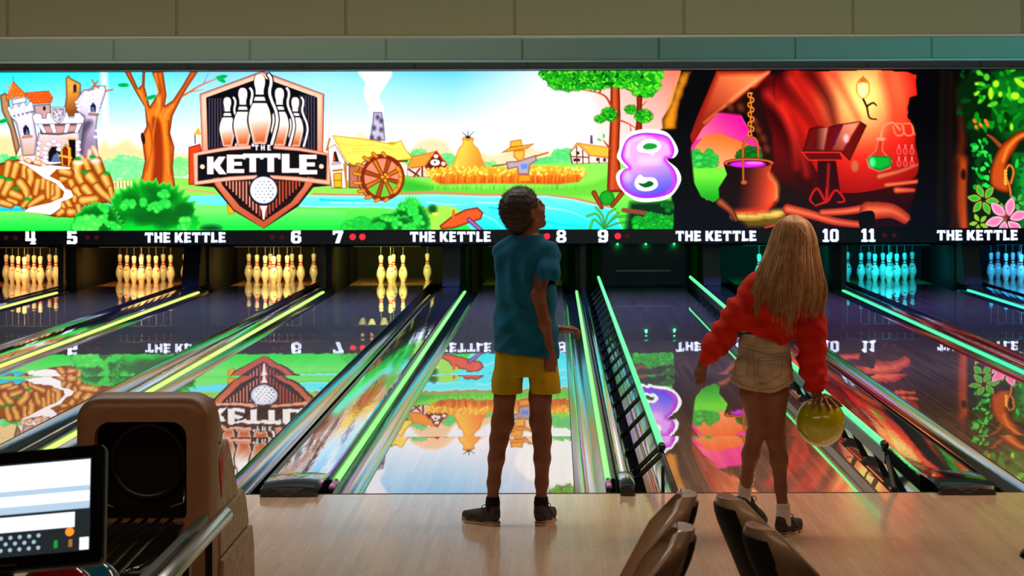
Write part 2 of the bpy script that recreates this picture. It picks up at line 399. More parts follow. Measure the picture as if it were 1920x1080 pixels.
    for a in ([(0, 785), (160, 790), (320, 782)], [(1250, 900), (1400, 930), (1560, 950)], [(980, 830), (1120, 850), (1240, 880)]):
        stroke(a, 14, (0, 205, 232), 4, al=.8)
    poly([(560, 850), (740, 820), (830, 870), (780, 930), (620, 960)], (170, 228, 92), sm=True, soft=1.5)
    at(0, 120, 3.0857)
    stroke([(640, 690), (800, 700), (1240, 745)], 10, (225, 160, 130))
    poly([(-100, 825), (160, 820), (640, 805), (1020, 765), (1300, 760), (1500, 790), (1500, 830), (1040, 812), (640, 850), (-100, 850)], (120, 232, 246), g=((0, 190, 225), 0, 815, 0, 850))
    poly([(-100, 858), (250, 850), (640, 880), (1040, 806), (1500, 830), (2000, 850), (2000, 980), (-100, 980)], (135, 236, 120), g=((20, 222, 72), 500, 850, 500, 970), soft=1)
    for x in range(660, 780, 20): stroke([(x, 682), (x+2, 716)], 13, (250, 225, 185)); stroke([(x+9, 684), (x+10, 716)], 3, (110, 70, 40))
    # ---- castle on its rock
    W = (226, 220, 236); WL = (128, 114, 146); O = (60, 40, 45)
    at(0, 125, 6)
    poly([(0, 320), (60, 290), (100, 340), (120, 500), (230, 900), (180, 1010), (110, 700), (20, 500)], (190, 150, 110), puff=(90, 60, 60), pw=30)
    poly([(740, 130), (770, 98), (800, 130), (900, 180), (915, 200), (900, 560), (780, 560), (725, 470), (745, 330)], (236, 172, 82), sm=False, puff=(150, 95, 40), pw=34, line=O, lw=5, g=((150, 90, 45), 820, 250, 900, 480))
    poly([(828, 300), (825, 215), (845, 190), (865, 215), (862, 300)], (60, 50, 70), line=O, lw=4); stroke([(815, 298), (880, 290)], 14, (205, 130, 60))
    poly([(940, 260), (1050, 250), (1060, 215), (1190, 215), (1200, 270), (1150, 420), (1100, 560), (1085, 700), (1110, 1010), (960, 1060), (900, 1000), (930, 760), (950, 560), (870, 510), (880, 340)], W, puff=WL, pw=26, line=O, lw=4, g=((160, 140, 170), 1100, 500, 930, 820))
    poly([(1000, 600), (1040, 640), (960, 780), (930, 1020), (890, 1000), (900, 760), (930, 640)], (95, 80, 105), sm=True, soft=5, al=.9)
    for x, y in ((870, 400), (880, 440), (890, 480), (900, 370), (1080, 365), (1035, 385), (1010, 420), (1000, 460), (1005, 495), (1100, 400), (1110, 440), (1100, 480), (1095, 508), (1150, 240), (1090, 720), (1075, 790)):
        ell(x, y, 26, 19, (248, 244, 250), puff=(190, 180, 205), pw=12)
    poly([(1020, 510), (1020, 440), (1050, 400), (1080, 440), (1080, 510)], (40, 45, 75), line=O, lw=4); poly([(1025, 510), (1030, 460), (1055, 450), (1070, 510)], (110, 125, 160))
    stroke([(1010, 535), (1100, 540)], 30, (210, 150, 120), puff=(130, 90, 80))
    for a in ([(1040, 150), (1070, 200), (1110, 240)], [(1100, 165), (1050, 220), (1000, 270)], [(1190, 275), (1270, 258)]): stroke(a, 17, (226, 140, 80), puff=(140, 80, 40))
    # left turret with cone roof
    poly([(130, 370), (290, 330), (300, 400), (140, 430)], W, puff=WL, pw=16, line=O, lw=4)
    poly([(65, 360), (150, 160), (215, 230), (300, 310), (290, 330), (180, 340), (75, 385)], (250, 128, 40), puff=(205, 60, 20), pw=14, line=(120, 40, 20), lw=5)
    poly([(290, 290), (550, 270), (600, 350), (580, 410), (380, 420), (300, 350)], (246, 110, 30), puff=(200, 50, 15), pw=14, line=(120, 40, 20), lw=5)
    R = random.Random(8)
    for r in range(5):
        for k in range(1+r):
            ell(150-r*17+k*43+r*2, 200+r*34, 19, 14, (255, R.randint(140, 180), 70), puff=(225, 80, 25), pw=10)
    for r in range(4):
        for k in range(6): ell(340+k*42+(r % 2)*18, 300+r*30, 18, 12, (255, R.randint(120, 160), 60), puff=(220, 60, 20), pw=10)
    stroke([(150, 165), (150, 110)], 6, (90, 60, 60)); stroke([(140, 180), (112, 290)], 16, (226, 140, 90)); stroke([(70, 210), (140, 250)], 14, (230, 150, 100))
    poly([(380, 430), (570, 420), (575, 580), (520, 600), (400, 560)], (205, 165, 165), puff=(120, 80, 80), pw=20, line=O, lw=4)
    ell(500, 470, 16, 26, (50, 40, 50))
    poly([(75, 460), (110, 440), (140, 470), (160, 420), (200, 415), (215, 450), (240, 400), (280, 400), (300, 440), (330, 390), (370, 400), (385, 500), (120, 560)], W, puff=(180, 165, 190), pw=16, line=O, lw=3)
    poly([(120, 560), (385, 500), (390, 620), (420, 800), (400, 1000), (250, 1010), (230, 860), (180, 640)], W, puff=WL, pw=30, line=O, lw=3, g=((215, 175, 150), 300, 700, 320, 1000))
    for x in (130, 180, 230, 280, 335): stroke([(x, 545-x*.05), (x+20, 590-x*.1)], 22, (245, 242, 250), 12); 
    poly([(265, 770), (260, 690), (290, 650), (325, 690), (340, 770)], (35, 35, 60), line=O, lw=4); poly([(285, 770), (300, 700), (335, 770)], (120, 130, 165))
    for x, y in ((240, 670), (255, 635), (300, 640), (330, 670), (345, 710), (350, 750), (245, 715), (255, 755)): ell(x, y, 16, 14, (246, 243, 250), puff=(190, 180, 205), pw=8)
    stroke([(260, 795), (355, 785)], 24, (228, 160, 100), puff=(150, 95, 60))
    # gatehouse
    poly([(430, 740), (900, 700), (905, 1000), (780, 1070), (560, 1060), (420, 1020), (410, 860)], W, puff=WL, pw=30, g=((225, 195, 185), 600, 700, 600, 860))
    poly([(440, 650), (930, 640), (890, 740), (660, 770), (460, 760)], (205, 160, 160), puff=(60, 40, 50), pw=34)
    for x, d in ((420, 60), (560, 30), (740, -30), (870, -40)): poly([(x-5, 640), (x+55, 640), (x+50+d, 745), (x+5+d, 750)], (245, 242, 250), puff=(180, 168, 195), pw=10, line=O, lw=3)
    poly([(360, 560), (400, 520), (470, 530), (480, 580), (520, 580), (525, 520), (760, 510), (780, 570), (830, 570), (840, 520), (900, 515), (955, 580), (940, 640), (390, 650)], (244, 241, 250), puff=(185, 172, 198), pw=18, line=O, lw=4)
    poly([(565, 455), (740, 450), (740, 550), (700, 620), (660, 642), (610, 610), (575, 550)], (205, 200, 212), puff=(240, 238, 245), pw=16, line=(80, 75, 90), lw=6)
    poly([(590, 475), (720, 470), (720, 545), (665, 615), (600, 560)], (165, 158, 172), line=(90, 82, 95), lw=5)
    for a in ([(600, 490), (640, 540), (650, 600)], [(650, 480), (690, 540)], [(610, 560), (700, 500)], [(620, 590), (700, 560)]): stroke(a, 12, (225, 220, 230))
    poly([(545, 1070), (545, 960), (580, 900), (640, 900), (680, 960), (690, 1070)], (25, 22, 40)); poly([(570, 1075), (600, 1000), (650, 960), (690, 1075)], (110, 122, 160))
    for x, y in ((505, 1060), (512, 1020), (505, 970), (515, 920), (550, 870), (605, 840), (655, 880), (665, 930), (440, 860), (430, 920), (430, 980), (880, 850), (880, 930), (885, 1000), (870, 890)): ell(x, y, 34 if x > 500 else 24, 25, (248, 245, 252), puff=(195, 185, 210), pw=12, line=(120, 105, 130), lw=2)
    poly([(770, 820), (850, 820), (850, 1060), (800, 1060)], (25, 18, 25)); stroke([(760, 805), (850, 812)], 18, (220, 190, 80))
    # ---- rock
    at(0, 270, 6)
    poly([(-400, 330), (60, 200), (200, 170), (560, 230), (800, 200), (1110, 140), (1180, 330), (1280, 480), (1300, 640), (1240, 660), (1130, 670), (920, 690), (930, 830), (600, 820), (300, 740), (240, 700), (-400, 680)], (176, 92, 16), puff=(96, 42, 6), pw=40, line=(90, 40, 10), lw=5)
    for p, r in (([(100, 220), (70, 360)], 70), ([(190, 240), (150, 380)], 76), ([(280, 260), (270, 380)], 66), ([(340, 300), (350, 400), (300, 520)], 78),
                 ([(20, 420), (-20, 500)], 80), ([(110, 440), (50, 560)], 90), ([(230, 440), (290, 520), (300, 600)], 90), ([(140, 560), (230, 600)], 80), ([(100, 640), (180, 660)], 60), ([(20, 660), (120, 690)], 60),
                 ([(430, 420), (400, 560)], 60), ([(490, 400), (480, 500)], 50), ([(540, 430), (540, 600)], 46), ([(600, 460), (590, 600)], 46), ([(650, 480), (650, 590), (600, 620)], 66), ([(480, 600), (330, 690)], 60), ([(340, 600), (260, 700)], 50),
                 ([(880, 230), (870, 330), (920, 430)], 110), ([(960, 190), (1000, 300)], 70), ([(1080, 200), (1130, 320)], 96), ([(760, 370), (700, 400)], 80), ([(800, 430), (820, 480)], 70), ([(860, 520), (900, 590)], 84), ([(960, 500), (1010, 560)], 96), ([(930, 640), (1080, 620)], 90),
                 ([(1010, 370), (1060, 430)], 110), ([(1090, 480), (1160, 560), (1270, 640)], 74), ([(1180, 380), (1220, 470)], 96), ([(1240, 500), (1260, 600)], 50), ([(760, 650), (790, 700)], 60), ([(700, 680), (720, 720)], 50), ([(840, 600), (840, 640)], 50), ([(700, 760), (660, 790)], 60), ([(790, 770), (830, 770)], 84), ([(880, 700), (900, 800)], 50), ([(700, 300), (780, 330)], 90)):
        stroke(p, r*1.5, (240, 164, 62), r*1.3, puff=(140, 68, 10)); stroke([(x-r*.12, y-r*.12) for x, y in p], r*.6, (255, 216, 144), r*.4, al=.8, soft=4)
    for p in ([(240, 150), (250, 190)], [(310, 180), (330, 190)], [(420, 160), (440, 190)], [(480, 230), (500, 240)], [(900, 150), (920, 160)], [(1010, 80), (1000, 150)], [(1050, 40), (1090, 120)], [(400, 200), (440, 210)]): stroke(p, 60, (255, 226, 205), puff=(205, 150, 120))
    ell(880, 210, 60, 26, (255, 235, 210), soft=3); ell(1070, 190, 60, 30, (225, 215, 215), soft=4)
    poly([(180, 200), (260, 190), (320, 220), (450, 250), (560, 235), (800, 260), (790, 285), (640, 285), (560, 360), (680, 420), (740, 500), (800, 520), (830, 590), (780, 620), (690, 650), (680, 720), (600, 780), (560, 800), (430, 780), (260, 765), (330, 710), (560, 660), (700, 600), (720, 540), (620, 440), (500, 390), (430, 340), (300, 245)], (255, 250, 250), puff=(250, 215, 195), pw=12, line=(150, 90, 60), lw=3)
    for x, y in ((180, 500), (20, 370), (100, 400), (310, 620), (950, 320), (1200, 330), (150, 160), (880, 165), (1040, 145)): ell(x, y, 38, 18, (20, 170, 60), soft=2)
    poly([(690, 240), (690, 60), (740, 0), (800, 40), (805, 180), (780, 262)], (246, 178, 66), puff=(170, 100, 30), pw=8, line=(80, 40, 10), lw=4)
    poly([(710, 230), (705, 60), (740, 20), (765, 60), (765, 250)], (160, 52, 18), puff=(70, 20, 5), pw=22); stroke([(668, 130), (800, 155)], 26, (244, 180, 70))
    # ---- big bare tree
    at(0, 120, 3.0857)
    T1, T2 = (232, 124, 36), (140, 52, 10)
    poly([(778, 740), (820, 650), (838, 560), (818, 420), (848, 360), (838, 250), (790, 170), (720, 40), (755, 40), (800, 140), (822, 120), (826, 40), (842, 40), (838, 130), (868, 245), (920, 160), (878, 40), (945, 40), (965, 180), (955, 240), (1000, 210), (1060, 120), (1105, 40), (1150, 40), (1090, 130), (1060, 180), (1000, 300), (985, 400), (1010, 480), (1000, 600), (1015, 720), (1030, 800), (980, 760)], (238, 138, 44), puff=T2, pw=26, line=(110, 45, 10), lw=3)
    poly([(880, 320), (925, 330), (945, 480), (938, 700), (880, 700), (890, 520)], (150, 50, 8), sm=True, soft=4, al=.85)
    for a in ([(900, 60), (915, 200), (900, 330), (870, 520), (860, 660)], [(1000, 240), (950, 320), (960, 480), (975, 640)], [(800, 150), (850, 260), (865, 380)], [(920, 200), (935, 330)]): stroke(a, 12, (250, 170, 80), 4, al=.7, soft=2)
    for a in ([(860, 340), (880, 460), (850, 620)], [(975, 330), (985, 480), (990, 640)], [(915, 60), (940, 180), (930, 280)]): stroke(a, 9, T2, 4, al=.7, soft=2)
    ell(828, 430, 12, 34, (70, 30, 10), rot=-10)
    stroke([(1060, 185), (1150, 130), (1240, 90), (1300, 70)], 12, (214, 120, 60), 4); stroke([(1070, 175), (1130, 155), (1180, 150)], 7, (200, 120, 70), 3); stroke([(1180, 110), (1210, 50)], 6, (160, 140, 150), 3)
    for x, y, r in ((715, 122, 0), (875, 193, -20), (1278, 90, 30), (1285, 75, -10), (20, 330, -15)): ell(x, y, 34, 13, (0, 172, 96), rot=r, puff=(60, 210, 130), pw=6)
    # far left-hand barn edge by the shield
    poly([(1090, 480), (1160, 460), (1170, 520), (1120, 700), (1090, 700)], (222, 84, 36), puff=(150, 50, 20), pw=14)
    stroke([(1130, 460), (1128, 410)], 8, (90, 90, 110)); poly([(1118, 410), (1150, 365), (1165, 410)], (250, 180, 60))
    # dark green bush at the front
    def leafbush(cx, cy, rx, ry, sc, sd):
        R = random.Random(sd)
        pts = []
        for j in range(44):
            a = math.pi+j*math.pi/43; m = 1+.10*(R.random()-.5)+(.06 if j % 2 else -.05)
            pts.append((cx+rx*m*math.cos(a), cy+ry*m*math.sin(a)))
        pts += [(cx+rx, cy+60), (cx-rx, cy+60)]
        poly(pts, (8, 164, 44), puff=(100, 225, 90), pw=22, g=((6, 214, 60), cx, cy-ry*.35, cx, cy))
        for _ in range(30):
            a = R.uniform(math.pi*1.05, math.pi*1.95); m = R.uniform(.25, .8)
            ell(cx+rx*m*math.cos(a), cy+ry*m*math.sin(a), 40*sc, 30*sc, (0, 112, 26), soft=8, al=.75)
        for _ in range(12):
            a = R.uniform(math.pi*1.02, math.pi*1.98); m = R.uniform(.45, .95)
            bush(cx+rx*m*math.cos(a), cy+ry*m*math.sin(a), 30*sc, 16*sc, 6, 20*sc, [(120, 232, 96), (80, 220, 90)], (40, 205, 80), R.randint(0, 99), 12)
    leafbush(870, 965, 290, 290, 1.1, 3); leafbush(560, 990, 150, 190, .9, 5)
    bush(500, 930, 70, 50, 26, 26, [(130, 236, 110), (90, 226, 100)], (60, 215, 90), 11)
    ell(1220, 950, 60, 18, (10, 90, 40), soft=5); poly([(1310, 800), (1350, 800), (1355, 870), (1318, 870)], (232, 180, 30), puff=(160, 110, 20), pw=8)
    # ---- shield emblem
    at(340, 120, 3.375)
    K = (16, 20, 28); C1, C2 = (255, 214, 196), (176, 84, 48)
    poly([(512, 45), (905, 190), (898, 560), (950, 570), (945, 770), (835, 780), (740, 900), (520, 1042), (330, 930), (205, 780), (80, 770), (75, 565), (130, 545), (118, 190)], (40, 22, 20))
    poly([(118, 192), (512, 48), (902, 190), (897, 560), (830, 760), (740, 880), (518, 1040), (330, 920), (215, 770), (130, 560)], (250, 200, 178), puff=(190, 100, 66), pw=16, g=((196, 96, 58), 500, 300, 560, 1000))
    poly([(158, 212), (512, 84), (862, 212), (860, 560), (770, 780), (690, 880), (518, 996), (370, 900), (262, 770), (168, 560)], K)
    for i in range(6):
        stroke([(178+i*18, 220+0*i), (178+i*18, 530)], 7, (104, 88, 108), sm=False); stroke([(752+i*18, 200), (752+i*18, 540)], 7, (104, 88, 108), sm=False)
    poly([(262, 745), (780, 745), (690, 878), (518, 990), (372, 898)], (44, 20, 18))
    for i in range(24):
        x = 285+i*21; yb = 990-abs(x-518)*.92-8
        if x > 760: continue
        stroke([(x, 745), (x, yb)], 13, (255, 190, 165) if x < 480 else (214, 110, 74), sm=False, puff=(120, 50, 40))
    def pin(cx, base, s, side=1):
        prof = [(0, 0), (.085, .0), (.115, .10), (.155, .26), (.165, .36), (.145, .48), (.095, .60), (.062, .70), (.060, .78), (.078, .86), (.075, .94), (.045, .99), (0, 1.0)]
        H = s
        def out(k, dx=0): return [(cx+dx+a*H*k, base-b*H) for a, b in prof]+[(cx+dx-a*H*k, base-b*H) for a, b in prof[::-1]]
        hi = [(cx+side*(a*H*1.0+H*.085), base-b*H) for a, b in prof[1:-1]]
        stroke(hi, 34*s/430, K, sm=True); stroke(hi, 17*s/430, (250, 244, 244), sm=True)
        poly(out(1.12), K, sm=True)
        poly(out(.98), (255, 255, 255), sm=True, puff=(246, 226, 216), pw=22*s/430, g=((206, 108, 60), cx, base-.42*H, cx+.05*H, base-.05*H))
        poly([(cx-.09*H, base-.675*H), (cx+.09*H, base-.675*H), (cx+.09*H, base-.71*H), (cx-.09*H, base-.71*H)], K)
        poly([(cx-.1*H, base-.585*H), (cx+.1*H, base-.585*H), (cx+.1*H, base-.62*H), (cx-.1*H, base-.62*H)], K)
    pin(292, 520, 310); pin(722, 520, 310); pin(390, 516, 365); pin(622, 516, 365); pin(497, 505, 440)
    poly([(130, 550), (300, 522), (440, 512), (440, 540), (300, 548), (105, 580), (105, 740), (300, 712), (480, 702), (480, 728), (300, 740), (80, 768), (74, 565)], (250, 196, 176), puff=(200, 110, 80), pw=10)
    poly([(895, 555), (740, 525), (582, 514), (582, 540), (740, 552), (920, 580), (916, 732), (740, 712), (560, 702), (560, 728), (740, 742), (944, 768), (948, 570)], (244, 184, 160), puff=(176, 84, 56), pw=10)
    poly([(106, 578), (300, 546), (440, 538), (582, 538), (740, 550), (918, 580), (914, 730), (740, 706), (518, 696), (300, 708), (108, 738)], K)
    for i, ch in enumerate('THE'):
        letters(ch, 476+i*40, 546, 34, (255, 240, 236))
    word = 'KETTLE'; xs_ = [222, 342, 452, 566, 690, 802]; hs = [112, 116, 118, 118, 120, 124]; ys = [698, 690, 685, 684, 688, 698]; ws = [118, 108, 124, 124, 108, 112]
    for ch, x, h, y, w in zip(word, xs_, hs, ys, ws):
        ps, ww = text_polys(ch, h)
        for p in ps: poly([(x+a*w/ww, y-b) for a, b in p], (255, 250, 250), puff=(240, 205, 195), pw=5)
    ell(133, 650, 15, 15, (255, 214, 196)); ell(886, 648, 15, 15, (255, 214, 196))
    ell(520, 800, 96, 96, K, n=36); ell(520, 798, 86, 86, (252, 252, 255), n=36, puff=(190, 196, 214), pw=26)
    for r in range(7):
        for c in range(5):
            x, y = 470+c*27+(r % 2)*13, 745+r*20
            if (x-520)**2+(y-798)**2 < 70**2: ell(x, y, 6, 4, (120, 128, 150) if x < 550 else (50, 56, 76))
    poly([(494, 896), (546, 896), (532, 930), (526, 985), (514, 985), (508, 930)], (250, 240, 236), puff=(190, 150, 140), pw=6)
    # ---- mill with its wheel
    at(600, 230, 6)
    poly([(90, 290), (170, 240), (300, 460), (300, 740), (130, 740), (100, 500)], (250, 226, 216), puff=(190, 140, 130), pw=14, line=(90, 50, 30), lw=5)
    poly([(320, 440), (520, 480), (520, 740), (320, 740)], (196, 128, 104), puff=(120, 60, 40), pw=30)
    poly([(150, 570), (245, 560), (245, 735), (155, 730)], (238, 184, 40), puff=(170, 110, 20), pw=14, line=(90, 50, 20), lw=6); stroke([(155, 650), (245, 648)], 7, (110, 70, 20))
    poly([(145, 440), (155, 330), (180, 320), (215, 440)], (50, 30, 40)); poly([(150, 430), (160, 350), (175, 430)], (225, 80, 40)); stroke([(140, 465), (225, 455)], 24, (225, 230, 245), puff=(90, 90, 110))
    for a in ([(75, 310), (110, 180)], [(275, 470), (300, 720)], [(150, 540), (250, 530)], [(350, 480), (430, 560)]): stroke(a, 22, (226, 160, 40), puff=(140, 80, 20))
    poly([(560, 190), (590, 0), (600, -120), (700, -120), (725, 60), (735, 205), (640, 200)], (200, 192, 214), puff=(90, 84, 110), pw=24)
    for x, y in ((610, 60), (690, 80), (665, 180), (585, 165), (650, -60), (690, -20)): ell(x, y, 20, 26, (80, 76, 100), soft=3)
    poly([(135, 140), (330, 160), (560, 190), (700, 215), (780, 230), (860, 215), (915, 195), (960, 290), (1050, 410), (940, 420), (880, 430), (780, 390), (650, 370), (560, 420), (430, 480), (370, 478), (300, 440), (260, 380)], (255, 226, 110), puff=(240, 180, 56), pw=26, line=(190, 110, 20), lw=5)
    for a in ([(200, 230), (400, 260), (620, 250)], [(300, 350), (440, 320), (560, 330)], [(700, 280), (820, 300), (930, 290)], [(380, 300), (420, 290), (500, 300)]): stroke(a, 14, (236, 180, 60), 4, al=.6, soft=2)
    ell(810, 232, 50, 18, (190, 180, 40)); stroke([(280, 440), (340, 490), (440, 480)], 16, (120, 110, 20)); stroke([(880, 435), (1000, 430)], 18, (60, 60, 10)); ell(1000, 435, 14, 14, (190, 220, 60))
    cx, cy = 715, 620
    ell(cx-12, cy, 240, 250, (232, 150, 120), soft=1)
    ell(cx+20, cy+120, 190, 110, (120, 200, 70), soft=3)
    for j in range(8):
        a = j*math.pi/4+.3; ca, sa = math.cos(a), math.sin(a)
        stroke([(cx+40*ca, cy+40*sa), (cx+205*ca, cy+205*sa)], 44, (236, 158, 44) if j % 2 else (190, 98, 22), 60, puff=(130, 54, 10))
    ts = np.linspace(0, 2*np.pi, 60)
    stroke(np.stack([cx-12+228*np.cos(ts), cy+238*np.sin(ts)], 1), 46, (140, 52, 12), sm=False)
    stroke(np.stack([cx-30+262*np.cos(ts[20:46]), cy+262*np.sin(ts[20:46])], 1), 12, (140, 56, 14), sm=False)
    for j in range(16):
        a = j*math.pi/8+.15
        if -2.0 < math.sin(a) and (math.cos(a) < .45): 
            stroke([(cx-20+(250)*math.cos(a), cy+248*math.sin(a)), (cx-50+(285)*math.cos(a), cy-8+272*math.sin(a))], 44, (244, 176, 60), puff=(160, 84, 14))
    for j in range(5):
        a = -.6+j*.32; stroke([(cx+190*math.cos(a), cy+200*math.sin(a)), (cx+192*math.cos(a+.2), cy+205*math.sin(a+.2))], 48, (248, 186, 66), puff=(176, 96, 18))
    ell(cx, cy, 34, 30, (200, 110, 30), puff=(110, 50, 10), pw=14)
    for a in ((700, 610), (735, 585), (760, 612), (735, 650)): ell(a[0], a[1], 15, 12, (252, 196, 70))
    # red barn and hay stack behind the wheat
    poly([(975, 520), (1160, 490), (1440, 470), (1440, 620), (980, 610)], (246, 210, 200), puff=(160, 90, 70), pw=14)
    for a in ([(990, 520), (1110, 600)], [(1120, 520), (1060, 600)], [(1150, 500), (1150, 600)], [(1230, 440), (1400, 430)]): stroke(a, 20, (120, 52, 30))
    poly([(1180, 500), (1310, 310), (1440, 490), (1430, 540), (1200, 540)], (120, 44, 24)); ell(1305, 378, 26, 22, (255, 235, 228)); ell(1295, 448, 54, 36, (255, 236, 230)); ell(1292, 444, 12, 12, (60, 40, 50)); ell(1388, 462, 24, 24, (255, 235, 228))
    poly([(975, 505), (1045, 375), (1180, 350), (1310, 318), (1180, 490), (1060, 505)], (250, 164, 66), puff=(226, 92, 30), pw=12, line=(190, 60, 20), lw=5); stroke([(1310, 318), (1440, 490)], 14, (226, 84, 36))
    at(600, 120, 3.0857)
    poly([(775, 610), (785, 540), (800, 490), (825, 460), (822, 430), (850, 415), (890, 430), (888, 460), (915, 490), (935, 540), (945, 610)], (255, 206, 90), sm=True, puff=(244, 160, 50), pw=16, g=((255, 150, 60), 820, 500, 940, 540), line=(220, 130, 40), lw=2)
    stroke([(826, 432), (858, 440), (888, 432)], 6, (236, 130, 40)); ell(857, 425, 16, 8, (60, 90, 60))
    for a in ([(857, 425), (825, 395)], [(857, 425), (857, 385)], [(857, 425), (890, 392)]): stroke(a, 6, (40, 40, 60), 3)
    poly([(600, 620), (700, 600), (900, 600), (1140, 600), (1240, 585), (1420, 600), (1550, 625), (1500, 680), (1380, 695), (1000, 690), (700, 695), (650, 670)], (250, 170, 50), g=((205, 84, 14), 1000, 620, 1000, 700), soft=2)
    R = random.Random(5)
    for k in range(230):
        x = R.uniform(612, 1545); y = 606+R.uniform(-12, 40)+(8 if x < 650 or x > 1500 else 0)
        ell(x, y, 9, 6, R.choice([(255, 214, 92), (255, 228, 128), (246, 180, 56)]), rot=-50, n=8)
    for k in range(150):
        x = R.uniform(640, 1500); stroke([(x, 645), (x+R.uniform(-4, 4), 686)], 3, R.choice([(180, 80, 12), (255, 176, 56)]), al=.8)
    for k in range(60): x = R.uniform(560, 1480); stroke([(x, 725), (x+R.uniform(-6, 6), 700)], 5, (70, 190, 60), 2, al=.8)
    # scarecrow of straw in a plain smock
    stroke([(1000, 592), (1100, 575), (1200, 548), (1320, 512)], 9, (170, 100, 50)); poly([(1075, 565), (1145, 560), (1190, 545), (1250, 525), (1255, 560), (1215, 585), (1210, 640), (1145, 640), (1140, 600), (1085, 610)], (190, 170, 178), puff=(110, 84, 92), pw=12)
    poly([(1148, 640), (1215, 640), (1222, 680), (1145, 682)], (246, 166, 40), puff=(190, 96, 20), pw=10); poly([(1160, 580), (1200, 578), (1200, 605), (1165, 610)], (110, 150, 232))
    poly([(1120, 500), (1185, 495), (1182, 555), (1145, 562), (1118, 535)], (250, 190, 90), puff=(200, 110, 30), pw=14)
    poly([(1046, 514), (1100, 480), (1245, 458), (1200, 490), (1110, 505)], (246, 170, 50), puff=(180, 96, 20), pw=8, line=(120, 60, 10), lw=2); poly([(1098, 482), (1100, 445), (1165, 434), (1172, 475)], (250, 184, 66), puff=(190, 100, 20), pw=8, line=(120, 60, 10), lw=2)
    # cottage on the right
    at(1000, 120, 3.084)
    poly([(210, 515), (255, 460), (320, 525), (440, 545), (440, 572), (220, 578)], (250, 226, 212), puff=(150, 90, 70), pw=7)
    for a in ([(215, 520), (225, 575)], [(250, 470), (252, 575)], [(285, 500), (288, 575)], [(320, 530), (322, 572)], [(225, 535), (320, 540)], [(380, 545), (380, 572)]): stroke(a, 7, (120, 60, 36))
    for x, y in ((258, 515), (262, 555), (372, 552), (412, 555), (240, 555)): poly([(x-8, y-9), (x+8, y-9), (x+8, y+9), (x-8, y+9)], (60, 40, 60))
    poly([(205, 520), (250, 452), (300, 462), (450, 482), (470, 520), (440, 542), (330, 532), (300, 500), (262, 465)], (254, 190, 70), puff=(220, 120, 30), pw=9, line=(150, 80, 20), lw=2); poly([(328, 460), (330, 412), (342, 412), (345, 462)], (90, 92, 110))
    # tall trees with leafy tops
    for pts, c in (([(448, 110), (500, 110), (505, 300), (495, 520), (520, 740), (425, 742), (432, 560), (445, 300)], (196, 84, 34)), ([(598, 180), (632, 180), (628, 300), (632, 420), (585, 420), (600, 300)], (176, 66, 28))):
        poly(pts, c, puff=(96, 30, 10), pw=22)
    stroke([(470, 130), (468, 400), (455, 720)], 14, (226, 116, 56), 8, al=.7, soft=3)
    for a, w in (([(450, 240), (420, 190), (370, 165), (285, 150)], 14), ([(385, 165), (405, 120)], 12), ([(500, 325), (550, 345), (590, 370)], 10), ([(455, 500), (420, 460), (405, 440)], 14), ([(565, 385), (560, 350)], 7), ([(632, 240), (655, 215)], 6)): stroke(a, w, (176, 76, 32), 4)
    ell(382, 438, 15, 6, (90, 190, 80), rot=20); ell(408, 416, 6, 16, (90, 190, 80))
    def crown(cx, cy, rx, ry, n, r, sd):
        R = random.Random(sd)
        ell(cx, cy, rx, ry, (8, 84, 16), soft=4)
        for _ in range(n):
            a = R.uniform(0, 6.283); d = math.sqrt(R.random())
            ell(cx+rx*d*math.cos(a), cy+ry*d*math.sin(a), r, r*.5, R.choice([(70, 205, 36), (120, 230, 60), (30, 165, 36)]), rot=R.uniform(0, 180), n=8, puff=(24, 140, 30), pw=5)
    crown(250, 55, 210, 60, 240, 18, 1); crown(200, 110, 110, 44, 120, 16, 2); crown(560, 60, 190, 80, 230, 20, 3); crown(640, 110, 90, 80, 120, 22, 4); crown(430, 50, 150, 50, 120, 18, 9); crown(360, 105, 100, 40, 60, 16, 8)
    crown(440, 290, 44, 34, 60, 14, 5); crown(385, 318, 30, 18, 40, 12, 6); crown(640, 300, 50, 34, 60, 15, 7); crown(565, 262, 32, 22, 30, 13, 8)
    ell(425, 775, 44, 44, (40, 170, 44), puff=(20, 120, 30), pw=16)
    for a in ([(350, 745), (395, 830)], [(510, 750), (455, 820)]): stroke(a, 30, (190, 92, 30), 24, puff=(110, 44, 10))
    for a in ([(405, 950), (370, 870), (310, 880)], [(405, 950), (350, 900), (325, 960)], [(408, 950), (400, 880), (360, 830)], [(410, 950), (430, 870), (470, 840)], [(412, 950), (470, 890), (560, 880)], [(415, 950), (490, 920), (575, 915)], [(410, 950), (450, 900), (490, 860)]): stroke(a, 8, (150, 220, 80), 15, puff=(30, 120, 40))
    # front bush, log and the dark right bank
    poly([(560, 800), (820, 790), (850, 970), (530, 970)], (6, 60, 24), soft=6); stroke([(520, 845), (620, 858), (740, 880)], 26, (150, 84, 54), sm=False)
    bush(700, 920, 130, 40, 60, 30, [(40, 205, 60), (20, 180, 50)], (10, 130, 36), 21); bush(780, 825, 40, 20, 16, 22, [(20, 140, 44)], (8, 90, 30), 22)
    at(600, 120, 3.0857)
    leafbush(520, 990, 120, 215, .9, 13); leafbush(400, 985, 200, 110, .8, 12); bush(250, 940, 110, 40, 50, 26, [(60, 210, 80)], (20, 180, 60), 12)
    ell(650, 840, 26, 26, (20, 100, 30), soft=4); ell(665, 868, 20, 9, (225, 240, 90))
